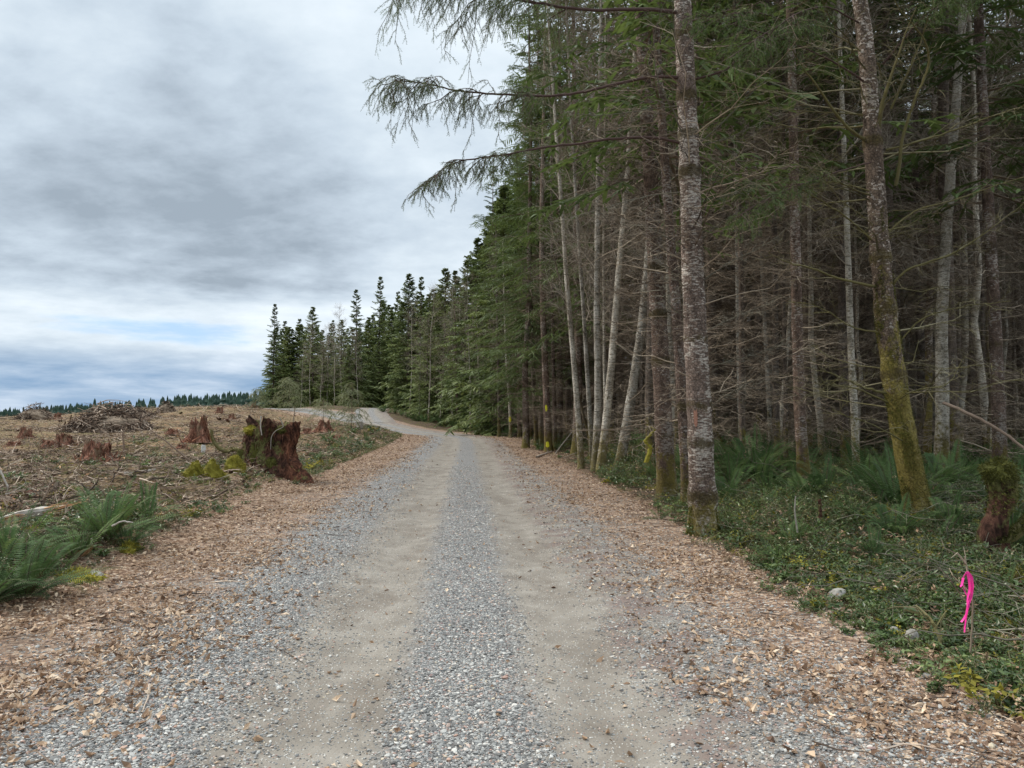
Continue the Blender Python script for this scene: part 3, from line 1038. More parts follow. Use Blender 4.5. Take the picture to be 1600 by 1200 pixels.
def copy_thing(src, loc, rz=None, s=1.0):
    o = src.copy()
    COL.objects.link(o)
    o.location = tuple(float(c) for c in loc)
    o.rotation_euler = (0, 0, rng.random() * 6.283 if rz is None else rz)
    o.scale = (s, s, s) if np.ndim(s) == 0 else tuple(s)
    for ch in src.children:
        c = ch.copy()
        COL.objects.link(c)
        c.parent = o
        for g in ch.children:
            q = g.copy()
            COL.objects.link(q)
            q.parent = c
    return o


class Pool:
    """prototypes: the first placement uses the prototype itself"""
    def __init__(s, protos):
        s.p, s.used = protos, [False] * len(protos)

    def put(s, i, loc, rz=None, sc=1.0, label=None, cat=None, group=None):
        i = i % len(s.p)
        if not s.used[i]:
            s.used[i] = True
            o = s.p[i]
            o.location = tuple(float(c) for c in loc)
            o.rotation_euler = (0, 0, rng.random() * 6.283 if rz is None else rz)
            o.scale = (sc, sc, sc) if np.ndim(sc) == 0 else tuple(sc)
        else:
            o = copy_thing(s.p[i], loc, rz, sc)
        for k in ('label', 'category', 'group'):
            if k in o:
                del o[k]
        tag(o, label, cat, group)
        return o

    def clean(s):
        for u, o in zip(s.used, s.p):
            if not u:
                for c in list(o.children):
                    bpy.data.objects.remove(c)
                bpy.data.objects.remove(o)


cf = dict(mat=M['needle_far'], tmat=M['twig_dead'])
cn = dict(mat=M['needle'], tmat=M['twig_dead'])
# far conifers, green to the ground (height 18 m)
FIR = Pool([make_tree('conifer', 18, .20, 'bark_dark', dict(z0=.6, wmax=w, n=nn, shape=sh, droop=dr, sec=12, ter=5, rw=.065, gap=gp, **cf), None)
            for w, nn, sh, dr, gp in ((3.6, 190, .75, .38, .25), (2.9, 170, .85, .30, .3), (3.8, 160, .9, .45, .35), (2.6, 160, .75, .28, .3))])
# edge conifers with green boughs low down on the open side
EDGE = Pool([make_tree('edge_conifer', 23, .17, 'bark_spruce', dict(z0=z0, wmax=w, n=nn, shape=.7, droop=.42, sec=13, ter=9, rw=.018, gap=.5, lowfade=.3, **cn),
                       dict(z0=.8, z1=8, n=60, L=1.6)) for z0, w, nn in ((2.2, 3.0, 130), (3.2, 3.3, 120), (4.5, 2.8, 110))])
# crowded interior conifers: bare twiggy trunks, crown high up
INNER = Pool([make_tree('forest_conifer', 22, r, 'bark_dark', dict(z0=z0, wmax=w, n=nc, shape=.7, droop=.3, sec=9, ter=5, rw=.040, gap=.5, **cn),
                        dict(z0=.5, z1=z0 + 4, n=nd, L=Ld, m2=m2, m3=m3, r=rb, el=el, sag=sg))
              for r, z0, w, nc, nd, Ld, m2, m3, rb, el, sg in ((.13, 9.5, 2.3, 60, 100, 1.9, 10, 4, .011, .1, .12), (.16, 11, 2.5, 60, 75, 2.5, 13, 3, .013, -.15, .1),
                                                      (.075, 9.5, 1.5, 46, 120, 1.1, 9, 4, .007, .3, .2), (.14, 8, 2.3, 56, 90, 2.1, 12, 3, .010, .35, .35),
                                                      (.055, 10, 1.2, 40, 90, .9, 7, 4, .006, .0, .05))])


def alder_branches(p, h, z0, n, L):
    mb = MB()
    zs = z0 + (h - z0) * (np.arange(n) + rng.random(n)) / n
    Ls = L * (.4 + .8 * rng.random(n)) * np.interp(zs / h, [0, .5, 1], [.8, 1, .35])
    P = radial_branches(zs, Ls, None, np.full(n, .65), 6, -.05, .05)
    P += centre_at(p, zs)[:, None]
    tubes(mb, P, rad(n, 6, .016, .004), 4, 0, rng.random(n))
    S, _ = grow(P, 9, L * .5, .2, 1.0, 42, .15, -.02, 4, .08, .3, .4)
    tubes(mb, S, rad(len(S), 4, .006, .0025), 3, 0, rng.random(len(S)))
    S3, _ = grow(S, 6, L * .22, .2, 1.0, 40, .1, 0, 3, .1, .3, .3)
    tubes(mb, S3, rad(len(S3), 3, .0035, .002), 3, 0, rng.random(len(S3)))
    return mb


def make_alder(h, r, z0=3.0, n=34, L=2.2, path=None, name='alder', mat='bark_alder'):
    root = empty(name, (0, 0, 0))
    p = straight(h, .02, .18) if path is None else path
    part('trunk', trunk_mesh(name + '_trunk', p, r, M[mat], 10, flare=.15, seg=.25, rtop=.15), root)
    part('bare_branches', alder_branches(p, h, z0, n, L).mesh(name + '_twigs', [M['twig_alder']]), root)
    return root


ALD = Pool([make_alder(15, .09, 4), make_alder(13, .07, 3, 34, 2.2), make_alder(16, .08, 5, 30, 2.0)])


# --------------------------------------------------------------- the wood beyond the bend and along the road
def skyline():
    spec = [  # px, py of the top, depth, pool index, label
        (427, 475, 128, 1, 'tall narrow dark conifer standing at the left end of the wood beyond the clearing'),
        (452, 512, 134, 0, None), (467, 498, 139, 3, None), (489, 480, 127, 0, 'pointed dark conifer, second tall tip from the left end of the wood'),
        (512, 520, 130, 2, None), (533, 500, 124, 0, None), (556, 452, 118, 3, 'slim conifer with an open spire left of the tallest spire beyond the junction'),
        (575, 500, 134, 0, None), (592, 432, 138, 1, 'tallest open spire of the wood directly above the gravel junction'),
        (612, 485, 141, 2, None), (636, 428, 101, 0, 'full green conifer with pointed top right of the side road'),
        (656, 432, 97, 1, 'light green conifer just right of the full one by the side road'),
        (678, 452, 92, 2, None), (692, 420, 88, 0, 'dark pointed conifer third right of the side road'), (712, 422, 84, 3, None),
        (728, 398, 76, 2, None), (743, 372, 71, 0, None), (765, 335, 66, 1, None),
        (443, 545, 129, 2, None), (505, 540, 121, 3, None), (545, 545, 116, 2, None), (583, 560, 128, 1, None),
        (602, 540, 150, 0, None), (625, 520, 104, 2, None), (645, 500, 108, 3, None), (668, 490, 84, 2, None), (704, 500, 80, 1, None),
        (560, 520, 128, 2, None), (520, 500, 140, 1, None), (600, 470, 155, 2, None), (620, 455, 160, 1, None)]
    gl = 'wood of conifers beyond the bend'
    for px, py, Y, i, lab in spec:
        X = (px - 800) / F * Y
        z = h1(X, Y) - .1
        top = CAMZ + (EYE - py) / F * Y
        h = top - z
        w = h / 18 * (.85 if i == 1 else 1.0)
        FIR.put(i, (X, Y, z), None, (w, w, h / 18),
                lab or 'middling green conifer massed among others in the wood beyond the bend', 'tree', gl)
    # rows behind close the gaps
    k = 0
    for Y0, Y1, p0, p1, n in ((132, 175, 430, 640, 34), (100, 160, 640, 800, 34), (66, 100, 745, 900, 30)):
        for j in range(n):
            px, Y = p0 + (p1 - p0) * (j + rng.random()) / n, Y0 + (Y1 - Y0) * rng.random()
            X = (px - 800) / F * Y
            lim = np.interp(px, [430, 500, 560, 620, 690, 740, 800], [500, 505, 495, 470, 440, 400, 250])
            z = h1(X, Y) - .1
            h = CAMZ + (EYE - lim - 30 * rng.random()) / F * Y - z
            h = min(h, 24)
            FIR.put(int(rng.integers(4)), (X, Y, z), None, (h / 18, h / 18, h / 18),
                    'green conifer in the back rows of the wood, its base hidden', 'tree', 'back rows of the wood')
    for px, Y, hh in ((500, 118, 11), (522, 117, 13), (470, 120, 10), (670, 79, 13), (535, 119, 14), (688, 77, 11), (512, 121, 14), (545, 117, 11), (655, 84, 12), (706, 74, 13), (485, 122, 12), (560, 114, 10), (735, 64, 12), (752, 60, 11), (640, 92, 12)):
        X = (px - 800) / F * Y
        ALD.put(int(rng.integers(3)), (X, Y, h1(X, Y)), None, hh / 14,
                'leafless grey alder with a fan of fine twigs at the far wood edge', 'tree', 'bare alders at the far wood edge')


skyline()


def far_wood():
    """far-off line of conifers on the left horizon"""
    mb = MB()
    n = 560
    Y = 560 + 240 * rng.random(n)
    px = -260 + 760 * rng.random(n)
    X = (px - 800) / F * Y
    top = np.interp(px, [-260, 0, 12, 40, 100, 200, 300, 420, 500], [640, 640, 640, 639, 634, 628, 618, 612, 606]) + rng.normal(size=n) * 2.5
    ztop = CAMZ + (EYE - top) / F * Y
    zb = ztop - 22 - 6 * rng.random(n)
    for i in range(n):
        h = ztop[i] - zb[i]
        m = 9
        zz = np.linspace(.25, 1, m) * h
        r = (1 - np.linspace(.1, 1, m)) * h * .17 * (1 + .5 * (np.arange(m) % 2)) + .12
        a = np.arange(7) * 2 * np.pi / 7 + rng.random()
        jag = 1 + .5 * (rng.random((m, 7)) - .5)
        V = np.stack([np.cos(a)[None] * r[:, None] * jag, np.sin(a)[None] * r[:, None] * jag, zz[:, None] + (rng.random((m, 7)) - .5) * .8], -1)
        V[-1] = np.array([0, 0, h])
        V += np.array([X[i], Y[i], zb[i]])
        idx = np.arange(m * 7).reshape(m, 7)
        f = np.stack([idx[:-1], np.roll(idx[:-1], -1, 1), np.roll(idx[1:], -1, 1), idx[1:]], -1).reshape(-1, 4)
        mb.add(V.reshape(-1, 3), f, 0, rng.random())
    o = mb.obj('distant_forest', M['needle_dist'])
    tag(o, 'far-off dark line of conifer tops on the horizon behind the clearing', 'forest', kind='stuff')


far_wood()


# --------------------------------------------------------------- named trunks of the near wood
def px_path(pts, Y, h=20, wob=.0, dy=0.0):
    """trunk axis through photograph points (base first) at depth Y, continued upward to height h; local to the base"""
    P = np.array([at(px, py, Y) for px, py in pts])
    base = P[0].copy()
    P = P - base
    d = P[-1] - P[-2]
    d = d / d[2]
    z = P[-1][2]
    more = []
    k = 1
    while z < h:
        z += 1.5
        d = d * np.array([.93, .93, 1])
        more.append((more[-1] if more else P[-1]) + d * 1.5)
    P = np.vstack([P, more]) if more else P
    zz = np.arange(0, P[-1][2], .5)
    Q = np.stack([np.interp(zz, P[:, 2], P[:, 0]), np.interp(zz, P[:, 2], P[:, 1]), zz], -1)
    Q[1:, 0] = np.convolve(np.pad(Q[:, 0], 1, mode='edge'), [.25, .5, .25], 'valid')[1:]
    Q[:, 1] += dy * zz + np.sin(zz * .6 + base[0]) * .03
    return base, Q


def near_tree(name, label, pts, Y, wpx, mat, h=20, kind='conifer', dead=None, crown=None, flare=.3, whorls=None, ns=14, lump=.05, deadmat='twig_dead', rtop=.2, nalder=30):
    base, Q = px_path(pts, Y, h)
    gz = h1(base[0], base[1])
    base = np.array([base[0], base[1], gz])
    r0 = wpx / 2 / F * Y
    root = empty(name, base)
    tag(root, label, 'tree')
    part('trunk', trunk_mesh(name + '_trunk', Q, r0, M[mat], ns, whorls=whorls, flare=flare, lump=lump, rtop=rtop), root)
    if kind == 'alder':
        part('bare_branches', alder_branches(Q, h * .98, 4.0, nalder, 2.0).mesh('twigs', [M['twig_alder']]), root)
    if dead:
        part('dead_branches', dead_branches(Q, **dead).mesh('twigs', [M[deadmat]]), root)
    if crown:
        part('crown', conifer_crown(Q, h, **crown).mesh('crown', [crown['mat'], crown['tmat']]), root)
    return root, base, Q, r0


def patch_on(parent, Q, r0, z, az, w, h, mat, name, label=None, lift=.006, jag=.15, h_tot=20, rtop=.2, flare=.3):
    """irregular painted or scarred patch following the trunk's surface"""
    m, k = 12, 10
    zz = np.linspace(-h / 2, h / 2, m)
    aa = np.linspace(-1, 1, k)
    c = centre_at(Q, z + zz)
    r = r0 * (1 - (1 - rtop) * (z + zz) / h_tot) * (1 + flare * np.exp(-(z + zz) / .22)) * 1.04 + lift
    half = (w / 2 / r) * np.sqrt(np.clip(1 - (zz / (h / 2)) ** 4, 0.02, 1)) * (1 + (rng.random(m) - .5) * 2 * jag)
    A = az + aa[None] * half[:, None]
    V = np.stack([np.cos(A) * r[:, None], np.sin(A) * r[:, None], (z + zz)[:, None] + 0 * A], -1) + c[:, None]
    idx = np.arange(m * k).reshape(m, k)
    f = np.stack([idx[:-1, :-1], idx[:-1, 1:], idx[1:, 1:], idx[1:, :-1]], -1).reshape(-1, 4)
    o = MB().add(V.reshape(-1, 3), f).obj(name, mat, parent, smooth=True)
    if label:
        o['label'] = label
    return o


FACE = -math.pi / 2          # trunk side that faces the road's near end
inner_cr = dict(z0=6.0, wmax=2.3, n=48, shape=.7, droop=.3, sec=9, ter=5, rw=.042, gap=.4, **cn)

# the large flaky spruce nearest the road
WH = [.55, 1.3, 1.75, 2.75, 3.5, 4.05, 4.6, 5.05, 5.55, 6.1, 7.0, 7.9]
main_tree, mbase, mQ, mr = near_tree('spruce_tree', 'big grey flaky-barked spruce nearest the road with a mossy foot and long boughs reaching left',
                                     [(1100, 838), (1097, 740), (1090, 600), (1083, 480), (1076, 230), (1067, 0)], 10.4, 40, 'bark_main', 19,
                                     flare=.30, whorls=WH, ns=36, lump=.04, rtop=.15,
                                     dead=dict(z0=1.6, z1=7.5, n=34, L=1.9, m2=9, m3=3, r=.011, el=.25))
patch_on(main_tree, mQ, mr, 1.62, FACE - .55, .055, .26, M['scar'], 'bark_scar', lift=.004, h_tot=19, rtop=.15)
patch_on(main_tree, mQ, mr, .47, FACE - 1.0, .05, .10, M['pinkpaint'], 'paint_mark', lift=.004, h_tot=19, rtop=.15)


def px_branch(root, base, pts, Y0, Y1, r0, r1, name='branch', twigs=14, tl=.5, t0=.3, green=False, hang=.5, m3=5, mat='twig_live', k=16, seed_w=.004,
              nd=M['needle_bough'], sp=.0055, ang=60, extra=None, mossy=False):
    """a bough through photograph points, from depth Y0 at the trunk to Y1 at the tip, with hanging twigs"""
    n = len(pts)
    ys = np.linspace(Y0, Y1, n)
    C = np.array([at(px, py, y) for (px, py), y in zip(pts, ys)]) - base
    C = catmull(np.array(C), 6)
    P = C[None] + rng.normal(size=(1,) + C.shape) * seed_w
    mb = MB()
    kk = P.shape[1]
    tubes(mb, P, rad(1, kk, r0, r1), 7, 0, .4)
    if twigs:
        if green:
            Fk, _ = grow(P, max(4, twigs // 6), tl * 1.05, t0, .9, 40, .02, hang * .5, 5, .06, .7, .3, .6)
            tubes(mb, Fk, rad(len(Fk), 5, r1 * 2.2, .003), 5, 0, .4)
            S1, _ = grow(Fk, 6, tl * .75, .15, 1.0, ang, -.12, hang, 5, .08, .6, .3, .6)
            S, tt = grow(P, int(twigs * .8), tl, t0, 1.0, ang, -.16, hang, 5, .07, .6, .35, .6)
            S = np.concatenate([S, S1])
        else:
            S, tt = grow(P, twigs, tl, t0, 1.0, ang, .05, hang, 5, .07, .7, .35, .6)
        f = (.30 + 1.1 * rng.random(len(S)) ** 1.6) if green else (.5 + .9 * rng.random(len(S)))
        S = S[:, :1] + (S - S[:, :1]) * f[:, None, None]
        S = S[rng.random(len(S)) < .86]
        tubes(mb, S, rad(len(S), 5, .005, .002), 4, 0, rng.random(len(S)))
        if green:
            S3, _ = grow(S, max(3, m3 - 2), tl * .42, .12, 1.0, 42, -.22, hang * .8, 4, .05, .6, .3)
            tubes(mb, S3, rad(len(S3), 4, .003, .0012), 3, 0, rng.random(len(S3)))
            needles(mb, S, sp, .022, .0055, 1)
            needles(mb, S3, sp, .021, .0055, 1)
            S4, _ = grow(S3, 2, tl * .18, .15, .8, 38, -.3, .3, 3, .05, .5, .3)
            needles(mb, S4, sp, .019, .0055, 1)
        elif m3:
            S3, _ = grow(S, m3, tl * .45, .15, 1.0, 45, .02, .05, 3, .1, .5, .3)
            tubes(mb, S3, rad(len(S3), 3, .0028, .0012), 3, 0, rng.random(len(S3)))
    o = mb.obj(name, [M[mat], nd], root)
    return o


# long live boughs reaching over the road, against the sky
px_branch(main_tree, mbase, [(1068, 122), (1020, 120), (960, 132), (900, 146), (840, 150), (780, 147), (720, 142), (670, 132), (630, 126), (592, 134)],
          10.4, 9.4, .026, .004, 'bough', 52, .50, .40, True, .55, 7)
px_branch(main_tree, mbase, [(1074, 228), (1030, 216), (960, 217), (900, 225), (850, 230), (800, 240), (750, 247), (710, 255), (682, 272), (656, 294)],
          10.4, 9.6, .024, .004, 'bough', 40, .40, .48, True, .55, 6)
px_branch(main_tree, mbase, [(1066, 20), (1000, 14), (930, 16), (860, 8), (790, -5), (730, -22), (680, -40), (620, -20)],
          10.4, 9.3, .028, .004, 'bough', 54, .62, .35, True, .6, 7)
px_branch(main_tree, mbase, [(1066, -60), (980, -80), (880, -90), (760, -110), (640, -80)], 10.4, 9.8, .028, .004, 'bough', 46, .6, .3, True, .6, 7)
px_branch(main_tree, mbase, [(1064, -150), (1000, -190), (900, -210), (780, -200)], 10.4, 8.6, .028, .004, 'bough', 40, .6, .3, True, .6, 6)
px_branch(main_tree, mbase, [(1075, 70), (1120, 30), (1180, 20), (1250, 40)], 10.4, 9.6, .02, .004, 'bough', 26, .45, .2, True, .4, 5, nd=M['needle_lit'])
px_branch(main_tree, mbase, [(1082, 125), (1130, 110), (1180, 75), (1240, 45), (1300, 20)], 10.4, 9.9, .018, .004, 'bough', 24, .4, .3, True, .4, 5, nd=M['needle_lit'])
# bare dead branches at the whorls
for pts, y1, r in (
        ([(1088, 228), (1130, 190), (1180, 140), (1235, 90)], 10.0, .011), ([(1087, 228), (1140, 215), (1200, 185), (1250, 165)], 9.8, .009),
        ([(1070, 226), (1055, 180), (1030, 130), (1022, 60), (1040, 0)], 9.6, .014), ([(1068, 117), (1055, 60), (1050, 0)], 9.8, .014),
        ([(1088, 310), (1120, 270), (1150, 240)], 10.0, .009), ([(1092, 312), (1140, 305), (1180, 285)], 10.3, .008),
        ([(1090, 380), (1130, 345), (1180, 320)], 10.0, .009), ([(1070, 300), (1020, 305), (960, 320), (900, 338), (850, 352)], 9.9, .010),
        ([(1072, 385), (1030, 365), (1000, 350)], 9.8, .010), ([(1072, 452), (1045, 420), (1020, 385)], 9.9, .008),
        ([(1096, 440), (1140, 410), (1200, 380), (1260, 330)], 10.2, .009), ([(1075, 500), (1045, 475), (1030, 447)], 9.7, .009),
        ([(1098, 520), (1150, 495), (1210, 470)], 10.6, .008), ([(1100, 575), (1160, 560), (1220, 540)], 10.0, .007),
        ([(1102, 640), (1150, 610), (1180, 600)], 10.0, .006), ([(1066, 165), (1020, 170), (940, 180), (880, 175)], 9.9, .010)):
    px_branch(main_tree, mbase, pts, 10.4, y1, r, .003, 'branch', 14, .36, .2, False, .05, 4, mat='twig_grey')

# the mossy crooked spruce on the right
PY = 10.2
moss_tree, pbase, pQ, pr = near_tree('mossy_spruce', 'crooked moss-covered spruce in the right foreground with bare spreading limbs',
                                     [(1440, 858), (1420, 770), (1398, 640), (1382, 500), (1370, 330), (1360, 180), (1348, 60), (1335, 0)], PY, 37, 'bark_moss', 15,
                                     flare=.25, ns=32, lump=.07, rtop=.15, whorls=[1.2, 2.0, 2.9, 3.6, 4.4, 5.2],
                                     dead=dict(z0=1.4, z1=6.5, n=30, L=2.0, m2=9, m3=3, r=.013, el=.2), deadmat='twig_moss')


def trunk_moss(root, Q, r0, z0, z1, n, h_tot, rtop=.15, flare=.3, mat='moss_dark', zpow=1.0, az0=0, azw=6.283):
    mb = MB()
    z = z0 + (z1 - z0) * rng.random(n) ** zpow
    az = az0 + azw * (rng.random(n) - .5)
    nz = fbm(np.stack([np.cos(az) * 2, np.sin(az) * 2, z * 2.2], -1), 4, 91)
    k = nz > -.03 + .16 * (z - z0) / (z1 - z0)
    z, az = z[k], az[k]
    r_ = r0 * (1 - (1 - rtop) * z / h_tot) * (1 + flare * np.exp(-z / .22)) * .98
    nn = np.stack([np.cos(az), np.sin(az), 0 * az], -1)
    pts = centre_at(Q, z) + nn * r_[:, None]
    pts[:, 2] = z
    m = len(z)
    D = nrm(nn + rng.normal(size=(m, 3)) * .6 - np.array([0, 0, .5]))
    S = nrm(rng.normal(size=(m, 3))) * .005
    l = .028 * (.4 + rng.random((m, 1)))
    V = np.stack([pts - S, pts + S, pts + D * l], 1).reshape(-1, 3)
    mb.add(V, np.arange(m * 3).reshape(-1, 3), 0, np.repeat(rng.random(m), 3))
    mb.obj('moss', M[mat], root)


trunk_moss(moss_tree, pQ, pr, 0, 4.4, 30000, 15, az0=FACE, azw=5)
trunk_moss(main_tree, mQ, mr, 0, .8, 9000, 19, zpow=1.5)
for pts, y1, r, tw in (
        ([(1372, 212), (1378, 165), (1392, 120), (1412, 60), (1432, 10)], 9.6, .034, 8), ([(1392, 170), (1415, 120), (1440, 60), (1460, 0)], 9.8, .018, 8),
        ([(1400, 290), (1412, 210), (1432, 150), (1452, 95), (1440, 55), (1410, 20), (1385, -20)], 9.3, .026, 10),
        ([(1385, 235), (1440, 220), (1500, 200), (1560, 178), (1620, 160)], 9.8, .016, 14), ([(1380, 370), (1430, 330), (1500, 310), (1570, 285), (1640, 265)], 10.0, .014, 14),
        ([(1392, 448), (1420, 420), (1480, 400), (1530, 370), (1600, 318)], 9.7, .020, 16), ([(1355, 220), (1320, 195), (1280, 140), (1245, 90), (1230, 60)], 9.8, .026, 10),
        ([(1365, 448), (1310, 435), (1270, 420), (1235, 412), (1200, 395)], 9.8, .020, 14), ([(1362, 375), (1310, 330), (1240, 290), (1190, 270)], 9.6, .015, 14),
        ([(1385, 615), (1350, 605), (1318, 592), (1280, 574)], 9.6, .020, 8), ([(1390, 630), (1340, 608), (1310, 603), (1294, 601)], 9.4, .014, 6),
        ([(1420, 695), (1395, 680), (1365, 665), (1325, 650), (1300, 640)], 9.2, .012, 7), ([(1405, 620), (1440, 608), (1480, 600), (1505, 560)], 10.5, .012, 7),
        ([(1400, 540), (1440, 500), (1500, 480), (1580, 470)], 9.8, .014, 14), ([(1376, 520), (1330, 510), (1280, 480), (1230, 470)], 10.4, .012, 12),
        ([(1362, 300), (1330, 290), (1290, 285), (1240, 300)], 9.9, .012, 12)):
    px_branch(moss_tree, pbase, pts, PY, y1, r, .004, 'branch', tw, .42, .25, False, .05, 5, mat='twig_moss')
for pts, y1, r in (([(1355, 130), (1300, 95), (1220, 60), (1150, 40), (1090, 20)], 9.2, .016), ([(1372, 250), (1320, 265), (1260, 285), (1200, 310), (1150, 340)], 9.2, .012),
                   ([(1350, 40), (1280, 10), (1200, 50), (1140, 90)], 8.9, .014), ([(1380, 100), (1450, 20), (1520, -20)], 9.4, .016)):
    px_branch(moss_tree, pbase, pts, PY, y1, r, .004, 'bough', 34, .42, .35, True, .25, 5, nd=M['needle_lit'])

dd = dict(z0=1.2, z1=9, n=60, L=1.5, m2=9, m3=3, r=.009, el=.1)
near_tree('spruce_tree', 'reddish brown spruce just behind and left of the big flaky spruce', [(1043, 722), (1038, 640), (1030, 480), (1018, 250), (1008, 80)], 14.5, 29, 'bark_spruce', 22,
          dead=dict(dd, n=44), crown=inner_cr, whorls=[1.2, 1.9, 2.7, 3.6, 4.5], ns=20)
near_tree('spruce_tree', 'slim dark spruce trunk squeezed between the two thick roadside spruces', [(1075, 735), (1068, 620), (1060, 480), (1046, 300), (1034, 120)], 13.0, 18, 'bark_spruce', 20,
          dead=dict(dd, n=40), whorls=[1.0, 1.8, 2.6], crown=dict(inner_cr, n=60), ns=14)
alders = [
    ('grey alder leaning right over the ferns, left of the reddish spruce', [(965, 706), (975, 655), (990, 560), (1002, 480), (1012, 380), (1020, 270)], 21, 17),
    ('straight grey alder trunk with a thinner stem crossing its foot', [(930, 708), (935, 600), (932, 450), (934, 300), (937, 120)], 22, 13),
    ('grey alder curving right beside the straight alder trunk', [(938, 708), (948, 620), (957, 520), (966, 400), (980, 250), (990, 80)], 21.5, 14),
    ('crooked grey alder third trunk left of the leaning alder', [(909, 706), (903, 620), (893, 500), (885, 410), (878, 300), (868, 170)], 23, 10),
    ('thin grey alder between the crooked and the straight alder', [(926, 708), (921, 620), (914, 500), (907, 400), (900, 290)], 23.5, 8),
    ('pencil-thin alder stem right of the curving alder', [(948, 700), (944, 560), (943, 400), (944, 250), (945, 120)], 25, 5),
]
for lab, pts, Y, w in alders:
    near_tree('alder', lab, pts, Y, w, 'bark_alder', 16, 'alder', flare=.12, ns=12, lump=.045)
t, b, Q, r = near_tree('spruce_tree', 'slim spruce with a yellow paint mark at the forest edge', [(857, 704), (853, 600), (848, 480), (846, 350), (848, 250)], 33, 12, 'bark_spruce', 19, dead=dd, ns=12)
patch_on(t, Q, r, 1.9, FACE - .2, .10, .30, M['paint'], 'paint_mark', h_tot=19, lift=.012)
patch_on(t, Q, r, .32, FACE - .2, .15, .26, M['paint'], 'paint_mark', 'yellow paint blotch at the foot of the trunk', h_tot=19, lift=.02)
near_tree('spruce_tree', 'thin spruce right beside the yellow-marked trunk', [(868, 694), (865, 580), (863, 470), (862, 350)], 34, 7, 'bark_spruce', 17, dead=dd, ns=10)
near_tree('spruce_tree', 'thin spruce left beside the yellow-marked trunk', [(839, 688), (834, 600), (831, 500), (829, 380)], 38, 7, 'bark_dark', 18, dead=dd, ns=10)
t, b, Q, r = near_tree('alder', 'slender alder with a yellow paint band where the road bends', [(798, 680), (796, 620), (791, 560), (789, 500)], 52, 5, 'bark_alder', 14, 'alder', ns=10)
patch_on(t, Q, r, 1.25, FACE, .20, .40, M['paint'], 'paint_mark', h_tot=14, lift=.015)
near_tree('spruce_tree', 'thin dark trunk standing alone left of the banded alder', [(780, 678), (779, 600), (777, 500)], 53, 5, 'bark_dark', 15, dead=dd, ns=10)
t, b, Q, r = near_tree('alder', 'dark alder with a yellow paint spot far left beyond the bend', [(715, 672), (714, 620), (712, 560)], 74, 5, 'bark_spruce', 13, 'alder', ns=10)
patch_on(t, Q, r, 1.1, FACE, .26, .34, M['paint'], 'paint_mark', h_tot=13, lift=.02)
near_tree('alder', 'white alder stem right behind the yellow-spotted one', [(720, 672), (720, 610), (719, 540)], 75, 3.2, 'bark_alder', 12, 'alder', ns=10)
near_tree('spruce_tree', 'dark reddish spruce standing in the ferns midway between the big spruce and the mossy one', [(1256, 694), (1250, 600), (1247, 500), (1243, 350), (1238, 150)], 15.5, 19, 'bark_spruce', 21,
          dead=dict(dd, n=60), crown=dict(inner_cr, n=60), ns=16)
for lab, pts, Y, w in (('left stem of the thin white alder pair behind the tall ferns', [(1207, 668), (1202, 600), (1197, 500), (1190, 380)], 21, 7),
                       ('right stem of the thin white alder pair, leaning right', [(1216, 668), (1220, 600), (1229, 500), (1236, 380)], 21, 7),
                       ('white alder left of the crooked mossy spruce', [(1339, 700), (1335, 600), (1330, 520), (1325, 400), (1318, 200)], 16.5, 12),
                       ('slender alder behind, left of the white alder pair', [(1158, 665), (1156, 580), (1153, 460), (1150, 300)], 20, 8)):
    near_tree('alder', lab, pts, Y, w, 'bark_alder', 15, 'alder', flare=.12, ns=12)
near_tree('alder', 'thick blotchy white trunk right of the crooked mossy spruce', [(1468, 668), (1470, 560), (1468, 430), (1476, 300), (1488, 150)], 17, 21, 'bark_alder', 17, 'alder', ns=16, lump=.07)
near_tree('spruce_tree', 'grey-brown spruce with moss rings near the right edge', [(1560, 672), (1557, 560), (1553, 440), (1546, 280), (1536, 100), (1530, 0)], 16, 21, 'bark_spruce', 20,
          dead=dict(dd, n=60), crown=dict(inner_cr, n=60), ns=16)
near_tree('spruce_tree', 'mossy trunk half hidden behind the thick white trunk', [(1446, 668), (1450, 560), (1452, 400), (1456, 200)], 21, 12, 'bark_moss', 18, dead=dict(dd, n=60), ns=12)

# --------------------------------------------------------------- crowded unnamed wood
NAMED = [(o.location.x, o.location.y) for o in COL.objects if o.type == 'EMPTY' and 'group' not in o and 'category' in o]


def zone_label(px, kind):
    if px < 1000:
        z = 'deep in the wood behind the roadside alders'
    elif px < 1240:
        z = 'deep in the wood behind the tall ferns'
    elif px < 1420:
        z = 'deep in the wood behind the crooked mossy spruce'
    else:
        z = 'deep in the wood at the right edge'
    return {'inner': 'dark twiggy conifer trunk ', 'alder': 'thin pale alder '}[kind] + z, 'crowded trunks ' + z


